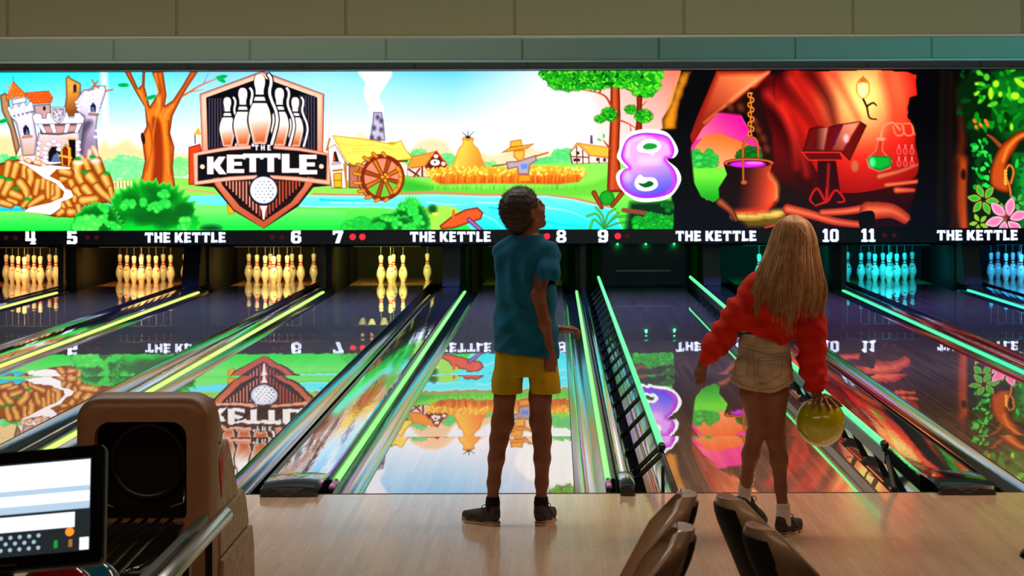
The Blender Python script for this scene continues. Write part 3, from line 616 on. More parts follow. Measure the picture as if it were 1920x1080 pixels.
    poly([(690, 935), (760, 880), (840, 840), (910, 828), (945, 860), (930, 900), (850, 925), (780, 950), (700, 958)], (226, 104, 44), puff=(120, 36, 10), pw=16, line=(90, 26, 10), lw=3); stroke([(770, 890), (772, 850)], 16, (226, 110, 50)); stroke([(860, 900), (930, 960)], 26, (190, 130, 190), puff=(90, 50, 90))
    # ---- the witch's den behind the dark tree
    at(1240, 120, 3.086)
    poly([(130, -20), (2600, -20), (2600, 1100), (60, 1100), (80, 700), (110, 400), (20, 380), (30, 310), (70, 200), (110, 60)], (10, 5, 6))
    poly([(130, 40), (180, 40), (130, 160), (100, 260), (90, 380), (10, 390), (5, 320), (60, 230), (90, 130)], (200, 128, 22), puff=(70, 40, 8), pw=30, soft=2)
    for a in ((120, 90), (95, 160), (70, 230), (45, 350), (60, 290)): ell(a[0], a[1], 26, 34, (236, 164, 40), soft=8, al=.7)
    # window of the cave with sunset
    poly([(165, 500), (200, 400), (280, 290), (380, 265), (460, 290), (520, 400), (600, 520), (560, 560), (400, 600), (330, 760), (260, 790), (200, 700), (175, 610)], (255, 60, 160))
    poly([(200, 440), (280, 300), (380, 268), (450, 290), (510, 400), (440, 440), (340, 400)], (246, 34, 160), g=((255, 120, 150), 400, 280, 260, 420))
    poly([(195, 480), (250, 415), (340, 400), (440, 440), (520, 470), (420, 600), (180, 600)], (255, 168, 120), sm=False, g=((250, 120, 50), 300, 560, 330, 400))
    bush(240, 560, 70, 60, 40, 32, [(90, 210, 100), (60, 190, 84)], (40, 160, 60), 31); bush(510, 530, 60, 50, 30, 30, [(30, 130, 40)], (16, 90, 24), 32)
    poly([(170, 605), (380, 600), (380, 760), (300, 800), (230, 770), (185, 680)], (130, 226, 76), g=((40, 170, 40), 270, 640, 270, 780))
    # red inside: lantern glow drawn outward from the lamp
    def redcol(pts):
        p = spline(pts); q = _tf(p); b = _box(q, 2); x0, x1, y0, y1 = b
        keep = CV[y0:y1, x0:x1].copy()
        poly(p, (0, 0, 0), soft=1)
        c = _tf([(1165, 190)])[0]
        X, Y = np.meshgrid(np.arange(x0, x1), np.arange(y0, y1))
        d = np.sqrt(((X-c[0])*.95)**2+((Y-c[1])*.8)**2)*SS*3.086
        ks = [0, 70, 160, 290, 480, 700]; cs = np.array([(255, 236, 150), (255, 216, 130), (250, 150, 92), (222, 50, 34), (150, 14, 12), (70, 4, 6)], float)/255
        rc = np.stack([np.interp(d, ks, cs[:, k]) for k in range(3)], -1)
        m = np.abs(CV[y0:y1, x0:x1]).sum(-1, keepdims=True) < .02
        CV[y0:y1, x0:x1] = np.where(m, rc, CV[y0:y1, x0:x1])
    poly([(560, 60), (760, 60), (900, 40), (1420, 40), (1480, 150), (1480, 920), (1380, 945), (850, 945), (640, 700), (600, 560), (520, 300), (520, 160)], (112, 8, 8), g=((40, 4, 4), 1000, 500, 1000, 860))
    redcol([(690, 50), (900, 40), (1420, 42), (1475, 110), (1480, 200), (1440, 300), (1475, 420), (1480, 640), (1300, 720), (1000, 740), (860, 560), (760, 380), (660, 200)])
    for a, w, w1 in (([(560, 170), (690, 330), (790, 520), (830, 760)], 110, 60), ([(690, 60), (850, 260), (960, 460)], 90, 30), ([(860, 50), (960, 200), (1000, 340)], 60, 20)):
        stroke(a, w, (56, 2, 4), w1, soft=14, al=.9)
    for a, w, w1 in (([(620, 180), (720, 300), (800, 480), (840, 640)], 60, 20), ([(750, 90), (860, 250), (910, 340)], 62, 30), ([(700, 240), (760, 420), (780, 600)], 30, 10), ([(1000, 60), (1080, 200), (1140, 320)], 16, 10)):
        stroke(a, w, (236, 60, 44), w1, soft=10, al=.75)
    stroke([(1300, 60), (1350, 300), (1300, 520)], 40, (205, 34, 26), 20, soft=14, al=.6)
    for a in ([(1040, 300), (1200, 340)],): pass
    # mouth of the cave, orange rim
    poly([(320, 40), (640, 38), (560, 130), (440, 220), (330, 285), (240, 370), (180, 470), (165, 420), (210, 300), (270, 160)], (250, 150, 90), puff=(150, 30, 10), pw=40, g=((160, 50, 30), 500, 60, 250, 330))
    stroke([(620, 50), (480, 150), (360, 250), (250, 340)], 16, (255, 196, 140), 8, soft=4, al=.7)
    poly([(520, 140), (560, 150), (640, 400), (650, 560), (600, 560), (560, 420), (500, 300), (330, 280), (420, 230)], (50, 14, 6), soft=3)
    for a in ((560, 380), (590, 430), (610, 490), (540, 330), (460, 250), (400, 250)): ell(a[0], a[1], 18, 26, (130, 66, 40), rot=-30, soft=4, al=.8)
    # floor of the den
    poly([(440, 890), (560, 880), (700, 860), (760, 940), (500, 945)], (110, 90, 10), soft=5)
    poly([(640, 650), (830, 760), (1000, 820), (900, 850), (700, 840), (660, 760)], (40, 20, 4), soft=8)
    # cauldron
    stroke([(505, 170), (525, 170)], 10, (250, 170, 70))
    for j in range(9):
        ell(512+(j % 2)*14, 180+j*28, 13, 17, (236, 150, 60)); ell(512+(j % 2)*14, 180+j*28, 6, 9, (50, 10, 10))
    stroke([(475, 690), (472, 540), (480, 450), (520, 425), (555, 450), (562, 560)], 16, (224, 130, 60), puff=(120, 50, 10))
    poly([(360, 580), (380, 640), (330, 720), (335, 780), (400, 850), (500, 870), (620, 850), (680, 770), (670, 690), (630, 640), (650, 570), (500, 600)], (36, 14, 12), puff=(20, 5, 5), pw=10, g=((244, 96, 60), 440, 720, 650, 750))
    poly([(400, 850), (500, 872), (620, 850), (670, 790), (600, 830), (480, 840)], (214, 66, 30), sm=True, soft=5, al=.9)
    stroke([(630, 640), (668, 700), (665, 780)], 20, (255, 160, 90), soft=5, al=.8)
    ell(506, 572, 148, 30, (214, 116, 50), puff=(70, 20, 8), pw=8); ell(506, 576, 128, 20, (60, 16, 10)); ell(500, 580, 106, 21, (240, 40, 220), puff=(150, 20, 190), pw=14); ell(540, 573, 50, 9, (255, 130, 240))
    stroke([(475, 690), (472, 545)], 14, (224, 130, 60), puff=(120, 50, 10)); ell(478, 685, 18, 12, (190, 100, 50))
    for a in ((440, 880, 40), (520, 882, 60), (620, 872, 60), (680, 860, 40)): ell(a[0], a[1], a[2], 18, (255, 214, 120), soft=6, al=.9)
    stroke([(340, 800), (400, 850), (430, 900)], 50, (196, 110, 70), 26, puff=(90, 40, 20))
    # roots
    for a, w, w1 in (([(730, 840), (860, 870), (1000, 910), (1150, 930)], 60, 40), ([(930, 860), (1080, 850), (1250, 820)], 40, 50), ([(1200, 850), (1330, 850), (1420, 900)], 110, 60), ([(1260, 650), (1380, 620), (1490, 580)], 44, 24), ([(1300, 700), (1480, 680)], 30, 26), ([(1360, 730), (1460, 730)], 40, 24)):
        stroke(a, w, (246, 132, 90), w1, puff=(150, 46, 30))
    stroke([(600, 946), (740, 920), (860, 944)], 10, (220, 60, 30))
    # open book on its stand
    poly([(820, 505), (855, 375), (900, 362), (965, 365), (1010, 350), (1050, 345), (1150, 330), (1190, 355), (1090, 560), (1040, 510)], (116, 20, 14), puff=(50, 6, 6), pw=10)
    poly([(880, 490), (905, 372), (965, 366), (940, 500)], (214, 140, 116), soft=2, g=((90, 20, 18), 960, 430, 890, 430)); poly([(985, 500), (1055, 350), (1150, 335), (1050, 500)], (236, 150, 116), soft=2, g=((150, 60, 50), 1100, 360, 990, 500)); poly([(990, 470), (1018, 350), (1034, 346), (1004, 470)], (110, 14, 80))
    poly([(810, 508), (1035, 508), (1060, 560), (850, 560)], (110, 14, 16), line=(216, 60, 50), lw=7); poly([(905, 560), (1010, 560), (1040, 780), (900, 780)], (60, 4, 10)); stroke([(968, 580), (958, 780)], 10, (214, 50, 44), soft=3)
    for a in ([(945, 790), (900, 720), (860, 780), (880, 810)], [(965, 790), (1010, 730), (1060, 790), (1020, 800)], [(955, 800), (955, 720)], [(945, 800), (890, 820)]): stroke(a, 15, (190, 34, 34), 10)
    ell(1070, 430, 16, 24, (250, 190, 200), soft=3); ell(1120, 590, 22, 34, (200, 110, 80), soft=3)
    # lantern with its hook
    ell(1168, 140, 40, 62, (255, 214, 110), line=(190, 110, 40), lw=4, puff=(240, 170, 70), pw=12); poly([(1140, 110), (1168, 66), (1198, 110)], (210, 120, 50)); ell(1168, 150, 24, 40, (255, 246, 190), soft=6)
    for a in ([(1170, 205), (1190, 250), (1205, 310), (1245, 320)], [(1190, 245), (1225, 225), (1245, 240)]): stroke(a, 13, (70, 26, 14), 8)
    # flask, coil and bottles
    stroke([(1270, 420), (1290, 360), (1340, 340), (1380, 380)], 14, (246, 150, 110), 10); 
    for x in (1370, 1425, 1480): stroke([(x-30, 360), (x-10, 410), (x+30, 405), (x+25, 350), (x-20, 345)], 10, (236, 130, 96))
    poly([(1255, 440), (1285, 440), (1280, 500), (1335, 560), (1325, 605), (1260, 625), (1200, 600), (1185, 550), (1240, 500)], (206, 60, 44), puff=(250, 160, 140), pw=9); ell(1270, 434, 28, 10, (250, 160, 120))
    poly([(1192, 545), (1225, 530), (1330, 535), (1330, 590), (1270, 618), (1210, 600)], (14, 176, 60), puff=(6, 110, 40), pw=14); ell(1220, 570, 16, 26, (110, 240, 160), soft=4)
    for x in (1375, 1412, 1450):
        for y in (505, 575): ell(x, y, 13, 20, (205, 50, 56), puff=(250, 150, 140), pw=6); stroke([(x, y-20), (x, y-36)], 9, (244, 140, 130))
    # ragged dark edge on the right of the den
    poly([(1440, -20), (1500, 60), (1476, 120), (1484, 180), (1440, 195), (1425, 260), (1450, 340), (1472, 380), (1470, 470), (1490, 560), (1486, 680), (1470, 740), (1440, 840), (1440, 900), (1380, 960), (1600, 960), (1760, 960), (1760, -20)], (5, 3, 4), soft=2)
    ell(1455, 215, 20, 26, (12, 2, 2)); ell(1440, 300, 16, 22, (12, 2, 2)); poly([(1150, 860), (1220, 850), (1235, 900), (1215, 960), (1155, 960), (1140, 890)], (12, 4, 4), sm=True)
    poly([(1300, -10), (1450, -10), (1470, 60), (1420, 45), (1340, 40)], (20, 4, 4), sm=True)
    # ---- dark wood and jungle at the right end
    at(1680, 120, 3.0875)
    poly([(260, -20), (1000, -20), (1000, 1100), (230, 1100)], (12, 10, 6), soft=6)
    for a, w, c in (([(270, 40), (265, 400), (250, 900)], 26, (34, 22, 12)), ([(320, 60), (310, 500), (330, 940)], 30, (40, 20, 10)), ([(375, 160), (385, 420), (360, 560)], 50, (92, 36, 12)), ([(385, 560), (370, 760), (390, 940)], 60, (156, 66, 20)), ([(395, 580), (395, 940)], 12, (200, 90, 30)), ([(345, 560), (330, 940)], 24, (60, 24, 8))):
        stroke(a, w, c, soft=6)
    ell(390, 640, 14, 30, (40, 14, 4), soft=3)
    poly([(430, 40), (1000, -20), (1000, 1000), (430, 960), (440, 500), (400, 380), (350, 120)], (5, 46, 12), soft=8)
    poly([(560, 60), (1000, 20), (1000, 420), (640, 430), (560, 300)], (12, 120, 34), soft=16)
    R = random.Random(77)
    for k in range(130):
        x, y = R.uniform(350, 980), R.uniform(30, 380)
        c = R.choice([(20, 150, 34), (10, 96, 24), (6, 60, 14), (90, 200, 50)] if x > 460 else [(6, 50, 14), (14, 80, 24)])
        ell(x, y, R.uniform(14, 34), R.uniform(8, 18), c, rot=R.uniform(0, 180), n=10, soft=1.6)
    for x, y, a, b, r in ((550, 170, 18, 40, 0), (690, 185, 30, 26, 0), (720, 110, 20, 46, -50), (605, 175, 16, 20, 0), (580, 115, 22, 24, 20), (470, 170, 22, 12, -40), (670, 365, 14, 24, 0), (545, 240, 16, 7, 0), (470, 115, 16, 12, 0)): ell(x, y, a, b, (176, 224, 50), rot=r, puff=(70, 170, 40), pw=9, soft=2)
    for k in range(60):
        x, y = R.uniform(440, 560), R.uniform(430, 730)
        ell(x, y, R.uniform(12, 24), R.uniform(8, 14), R.choice([(24, 170, 60), (60, 214, 90), (8, 80, 24)]), rot=R.uniform(0, 180), n=10)
    for a in ((455, 330), (465, 365), (490, 352), (520, 330), (530, 350)): ell(a[0], a[1], 14, 10, (220, 130, 40), rot=60)
    poly([(680, 520), (980, 520), (980, 960), (720, 960), (690, 700)], (16, 150, 60), soft=12)
    for k in range(40): ell(R.uniform(690, 980), R.uniform(530, 740), R.uniform(14, 30), 10, R.choice([(40, 200, 80), (8, 100, 34), (20, 160, 50)]), rot=R.uniform(0, 180), n=10)
    poly([(980, 360), (740, 380), (640, 440), (600, 480), (560, 560), (540, 650), (560, 720), (660, 740), (640, 600), (690, 500), (760, 430), (980, 420)], (196, 92, 30), sm=True, puff=(90, 34, 8), pw=26)
    stroke([(980, 385), (760, 405), (660, 470), (620, 560)], 14, (250, 160, 70), soft=3, al=.8); stroke([(600, 470), (560, 430), (530, 410)], 26, (160, 76, 34), 10)
    stroke([(665, 770), (655, 700), (630, 640), (655, 585), (680, 620), (665, 690)], 15, (240, 150, 56), puff=(150, 70, 16)); 
    for k in range(5): ell(634, 620+k*18, 10, 10, (250, 176, 84))
    def flower(cx, cy, r, c, rim, n=6, a0=0):
        for j in range(n):
            a = a0+j*2*math.pi/n; ca, sa = math.cos(a), math.sin(a)
            poly([(cx+r*.12*ca-r*.05*sa, cy+r*.12*sa+r*.05*ca), (cx+r*.55*ca-r*.24*sa, cy+r*.55*sa+r*.24*ca), (cx+r*ca, cy+r*sa), (cx+r*.55*ca+r*.24*sa, cy+r*.55*sa-r*.24*ca)], c, sm=True, puff=rim, pw=r*.14, line=(30, 40, 10), lw=2)
    flower(505, 785, 95, (60, 180, 60), (250, 176, 84), 6, -.9); flower(620, 860, 60, (60, 180, 50), (240, 180, 80), 6, .3); flower(480, 920, 60, (120, 200, 60), (250, 180, 60), 5, .5); flower(700, 800, 56, (50, 180, 70), (190, 220, 90), 5, .2)
    flower(640, 895, 130, (250, 130, 170), (255, 214, 226), 6, -.25); ell(638, 888, 14, 14, (190, 20, 60), soft=4)
    # ---- purple lane figure 8
    at(1000, 120, 3.084)
    poly([(738, 378), (900, 378), (930, 700), (930, 975), (845, 975), (835, 860), (800, 780), (770, 560)], (8, 6, 5), soft=2)
    def eight(g1, col, **k):
        o = [(510-g1, 520), (540, 440-g1), (610, 405-g1), (700, 403-g1), (780, 425-g1), (812+g1, 490), (800+g1*.7, 540), (768+g1*.2, 552), (812+g1, 610), (828+g1, 680), (790, 745+g1), (690, 772+g1), (590, 765+g1), (520-g1*.7, 720), (502-g1, 650), (530-g1, 608), (552-g1*.6, 600), (520-g1, 560)]
        poly(o, col, sm=True, **k)
    eight(24, (255, 252, 255)); eight(3, (110, 70, 200)); eight(-2, (234, 176, 250), puff=(206, 40, 226), pw=26, g=((96, 96, 236), 650, 560, 700, 760))
    stroke([(545, 530), (560, 450), (640, 420)], 20, (255, 225, 255), 8, al=.8, soft=4); stroke([(700, 420), (780, 450), (798, 500)], 14, (246, 60, 220), 8, al=.7, soft=4); ell(670, 560, 60, 22, (252, 214, 252), soft=10, al=.8); ell(545, 650, 22, 30, (210, 190, 252), soft=6, al=.8); stroke([(800, 620), (815, 690), (770, 745)], 14, (236, 80, 214), 8, al=.8, soft=3)
    poly([(600, 480), (640, 440), (700, 436), (738, 470), (725, 500), (702, 512), (695, 532), (665, 515), (615, 508)], (255, 252, 255), sm=True); poly([(632, 478), (660, 458), (705, 462), (716, 480), (690, 492), (650, 494)], (40, 160, 60), sm=True)
    poly([(585, 690), (600, 655), (622, 640), (640, 655), (700, 660), (720, 700), (690, 728), (640, 735), (600, 722)], (255, 252, 255), sm=True); poly([(606, 690), (640, 690), (670, 676), (696, 690), (680, 708), (640, 714)], (6, 110, 36), sm=True)
    np.clip(CV, 0, 1, out=CV)
# ---------------------------------------------------------------- layout of the lanes
FOUL = 10.57; HEAD = 28.58; MASK = 26.8; LANES = range(4, 13)
def LL(n): return (-.972 if n % 2 == 0 else .626)+3.41*((n-8)//2)      # left edge of lane n
def LR(n): return LL(n)+1.066
def LC(n): return LL(n)+.533
PINCOL = {4: (255, 206, 122), 5: (255, 208, 122), 6: (255, 226, 130), 7: (232, 236, 122), 8: (120, 225, 60), 9: (10, 235, 80), 10: (20, 226, 200), 11: (20, 206, 236), 12: (50, 170, 255)}
LEDCOL = {4: (236, 236, 60), 5: (216, 238, 66), 6: (200, 240, 66), 7: (168, 242, 70), 8: (96, 246, 84), 9: (50, 250, 110), 10: (20, 248, 120), 11: (16, 250, 160), 12: (16, 236, 220)}

# ---------------------------------------------------------------- materials
m_lane = plank_mat('lane boards', [(138, 106, 92), (178, 140, 120), (158, 122, 104)], .0273, 1.3, .45, 1.0, .012, .0022, coat_ior=2.15)
m_deck = plank_mat('pin deck boards', [(190, 120, 64), (214, 140, 80)], .0273, .9, .4, 1.0, .02, .001, coat_ior=1.6)
m_appr = plank_mat('approach boards', [(212, 182, 150), (228, 200, 168), (220, 191, 159)], .0273, .8, .30, 1.0, .13, .004, seam=.007, rough_var=.05)
m_gut = mat('polished gutter', (104, 112, 114), .10, .75, bump=(3, .12, (6, .35, 6)))
m_cap = mat('polished capping', (158, 164, 168), .055, .85, bump=(5, .10, (5, .6, 5)))
m_blk = mat('black plastic', (14, 15, 17), .35)
m_blkg = mat('glossy black plastic', (12, 13, 16), .16, coat=.5)
m_rail = mat('dark bumper rail', (24, 30, 30), .3, .2)
m_dark = mat('dark painted board', (11, 11, 11), .6)
m_kick = mat('kickback board', (27, 26, 23), .55, bump=(30, .3))
m_pillar_lit = mat('grey laminate cover', (104, 94, 84), .5)
m_curt = mat('dark pit curtain', (24, 24, 19), .85, bump=(14, 1.0, (8, 1, .6)))
m_fasc = mat('painted ceiling tile', (196, 194, 176), .8, bump=(60, .25))
m_trim = mat('pale metal trim', (214, 212, 206), .4, .2)
m_ceil = mat('dark ceiling paint', (70, 68, 64), .9)
m_wall = mat('dark wall paint', (52, 46, 44), .85)
m_pin = mat('white pin plastic', (236, 230, 214), .22, coat=.6, spec=.5)
m_pinr = mat('red pin stripe', (214, 40, 34), .3, coat=.5)
m_cordp = mat('pin cord', (170, 165, 150), .6)

# ---------------------------------------------------------------- room shell
def tagst(o, label): o['kind'] = 'structure'; o['label'] = label; return o
tagst(MB().box(-9, -2.5, -.12, 9, FOUL, 0).build('floor', m_appr), 'pale maple board approach in front of the lanes')
tagst(MB().box(-9.2, FOUL+.004, -.42, 9.2, 33, -.3).build('floor', m_dark), 'dark floor underneath the lanes')
tagst(MB().box(-9.2, -2.7, 3.4, 9.2, 33, 3.5).build('ceiling', m_ceil), 'dark ceiling above the lanes')
tagst(MB().box(-9.4, -2.7, -.42, -9.2, 33, 3.5).build('wall_left', m_wall), 'dark side wall left of the lanes')
tagst(MB().box(9.2, -2.7, -.42, 9.4, 33, 3.5).build('wall_right', m_wall), 'dark side wall right of the lanes')
tagst(MB().box(-9.2, 31.2, -.42, 9.2, 31.4, 3.5).build('wall_back', m_wall), 'dark end wall behind the pinsetters')
tagst(MB().box(-9.2, -2.7, -.42, 9.2, -2.5, 3.5).build('wall_front', m_wall), 'dark wall behind the seats')
for k, (Y, z) in enumerate(((15.07, 2.572), (18.7, 2.570), (22.5, 2.662))):
    mb = MB(); mb.box(-9.2, Y+.02, z+.01, 9.2, Y+.12, 3.4)
    x = -.285-1.22*8
    while x < 9.2:
        a, b = max(-9.2, x+.009), min(9.2, x+1.22-.009)
        if b > a: mb.box(a, Y, z+.018, b, Y+.03, 3.4)
        x += 1.22
    tagst(mb.build('trim_%d' % (k+1), m_fasc, bevel=.004, seg=1), ['nearest stepped ceiling fascia of large pale panels', 'second stepped ceiling fascia with a teal glow', 'farthest ceiling fascia just above the screen'][k])
    tagst(MB().box(-9.2, Y-.006, z, 9.2, Y+.13, z+.016).build('trim_%d' % (k+4), m_trim), ['thin pale edge strip under the nearest fascia', 'thin pale edge strip under the second fascia', 'thin pale edge strip under the farthest fascia'][k])
o = MB().box(-9.1, FOUL-.012, 0.0005, 9.1, FOUL+.004, .0015).build('trim_7', m_dark); tagst(o, 'dark foul line joint between approach and lanes')

# ---------------------------------------------------------------- the long picture screen
paint_screen()
def screen_mesh():
    k = MASK/F
    gx = (np.arange(GW)*SS+PX0-1040)*k
    gz = CAMZ-((np.arange(GH)*SS+PY0)-300)*k
    n0 = 3; n1 = int(round((430.2-PY0)/SS))+1          # picture rows between the top edge and the number band
    gz = gz[n0:n1]; cv = CV[n0:n1]; h = len(gz)
    X, Z = np.meshgrid(gx, gz)
    co = np.stack([X, np.full_like(X, MASK), Z], -1).reshape(-1, 3).astype(np.float32)
    i = (np.arange(h-1)[:, None]*GW+np.arange(GW-1)[None]).reshape(-1)
    q = np.stack([i, i+GW, i+GW+1, i+1], 1).astype(np.int32)
    me = bpy.data.meshes.new('picture'); me.vertices.add(len(co)); me.vertices.foreach_set('co', co.ravel())
    me.loops.add(q.size); me.loops.foreach_set('vertex_index', q.ravel())
    me.polygons.add(len(q)); me.polygons.foreach_set('loop_start', np.arange(len(q), dtype=np.int32)*4)
    me.update(); me.validate()
    at_ = me.color_attributes.new('picture', 'BYTE_COLOR', 'POINT')
    c = cv.reshape(-1, 3); l = np.where(c <= .04045, c/12.92, ((c+.055)/1.055)**2.4)**1.26
    at_.data.foreach_set('color', np.concatenate([l, np.ones((len(l), 1))], 1).astype(np.float32).ravel())
    m = bpy.data.materials.new('lit display'); m.use_nodes = True; nt = m.node_tree; p = nt.nodes['Principled BSDF']
    a = node(nt, 'ShaderNodeAttribute', attribute_name='picture')
    nt.links.new(a.outputs[0], p.inputs['Emission Color']); p.inputs['Emission Strength'].default_value = SCREEN
    p.inputs['Base Color'].default_value = (.005, .005, .005, 1); p.inputs['Roughness'].default_value = .5
    me.materials.append(m)
    o = bpy.data.objects.new('picture', me); COL.objects.link(o)
    return o, gx[0], gx[-1], gz[-1], gz[0]
SCREEN = 1.5
scr = thing('display_screen', 'long glowing cartoon village screen across the whole width above the lane numbers', 'screen', (0, MASK, .8))
pic, sx0, sx1, sz0, sz1 = screen_mesh()
pic.parent = scr; pic.matrix_parent_inverse = Matrix.Translation((0, -MASK, -.8))
MB().box(sx0-.02, .004, sz0-.8-.002, sx1+.02, .14, sz1-.8+.02).build('housing', m_blk, scr)

# lane number band
band = thing('lane_number_band', 'black strip of lane numbers and white lettering under the screen', 'sign', (0, MASK, .61))
k_ = MASK/F
zb0, zb1 = CAMZ-(456.5-300)*k_, sz0-.004
MB().box(sx0-.02, 0, zb0-.61, sx1+.02, .14, zb1-.61).build('panel', m_blk, band)
m_let = mat('lit white lettering', (235, 238, 255), .5, emit=(236, 240, 255), es=1.15)
m_dot = mat('lit red dot', (255, 40, 60), .5, emit=(255, 34, 50), es=1.3)
m_dotd = mat('unlit red dot', (70, 14, 20), .5, emit=(90, 8, 14), es=.5)
def sign(name, s, px, cy, h, wpx=None):
    ps, w = text_polys(s, h*k_, .12, .30)
    k = wpx*k_/w if wpx else 1
    mb = MB()
    for p in ps: mb.prism([(a*k, b-h*k_/2) for a, b in p], -.004, 0)
    return mb.build(name, m_let, band, loc=((px-1040)*k_, -.001, CAMZ-(cy+.0029*(px-1040)-300)*k_-.61))
for px in (347, 844, 1342, 1832): sign('lettering', 'THE KETTLE', px, 445.2-.0029*(px-347), 19, 151)
for s, px in (('4', 57), ('5', 135), ('6', 555), ('7', 633), ('8', 1052), ('9', 1130), ('10', 1557), ('11', 1627)):
    sign('lane_number', s, px, 443.2-.0029*(px-1040)-(.3), 24, 30 if len(s) > 1 and s == '10' else 25 if s == '11' else 19)
for px, lit in ((11, 0), (28.5, 0), (164, 0), (181, 0), (510, 0), (528, 0), (661, 1), (679, 1), (1007, 1), (1025, 1), (1158, 1), (1176, 0), (1506, 1), (1524, 1), (1658, 0), (1676, 0)):
    MB().lathe([(.0405 if lit else .03, -.004), (.0405 if lit else .03, 0)], n=20, axis='Y').build('indicator_dot', m_dot if lit else m_dotd, band, loc=((px-1040)*k_, -.001, CAMZ-(443-300)*k_-.61))

# ---------------------------------------------------------------- lanes
JOINTS = [FOUL+.005, 12.75, 16.4, 20.05, 23.7, 27.35, 28.3, 30.0]
SAG = -.0042
for n in LANES:
    L = thing('bowling_lane', 'glossy wooden bowling lane leading to the pins under number %d' % n if n < 12 else 'glossy wooden bowling lane at the far right edge', 'lane', (LC(n), FOUL, 0), 0, 'bowling lanes')
    for i in range(len(JOINTS)-1):
        y0, y1 = JOINTS[i], JOINTS[i+1]-(.003 if i < 6 else 0)
        mb = MB(); ns = 14 if i < 5 else 2
        rows = []
        for j in range(ns+1):
            t = j/ns; y = y0+(y1-y0)*t; z = -SAG*4*t*(1-t)*(y1-y0)/3.65*(.55, 1, .55, .4, .3, 0, 0)[i]*(.7+.6*random.Random(n*7+i).random())
            rows.append([(.533, y-FOUL, -.05), (.533, y-FOUL, z), (-.533, y-FOUL, z), (-.533, y-FOUL, -.05)])
        mb.grid(rows, True, True)
        o = mb.build('lane_panel' if i < 6 else 'pin_deck', m_lane if i < 6 else m_deck, L, angle=30)
    for i, (dx, dy) in enumerate([(d, 4.57-abs(d)*1.15) for d in (-.46, -.31, -.155, 0, .155, .31, .46)]):
        MB().add([(dx-.016, dy-.09, .0005), (dx+.016, dy-.09, .0005), (dx, dy+.06, .0005)], [(0, 1, 2)]).build('aiming_arrow', m_blk, L)
    for k, sx in (('left', -1), ('right', 1)):
        MB().box(min(sx*.533, sx*.5365), 0.005, -.05, max(sx*.533, sx*.5365), 16.9, -.0005).build('edge_strip', m_blk, L)

def gutter(x0, x1, label):
    mb = MB(); rows = []
    for j in range(17):
        t = .5-.5*math.cos(math.pi*j/16); x = x0+(x1-x0)*t
        z = -.003-.062*(1-abs(2*t-1)**2.3)
        rows.append((x-x0, z))
    rows = rows+[(x, z-.006) for x, z in rows[::-1]]
    mb.grid([[(x, y, z) for x, z in rows] for y in [0]+[i*1.2 for i in range(1, 14)]+[16.7]], True, True)
    o = mb.build('gutter', m_gut, loc=(x0, FOUL+.005, 0), angle=50)
    tag(o, label, 'gutter', 'gutters beside the lanes')

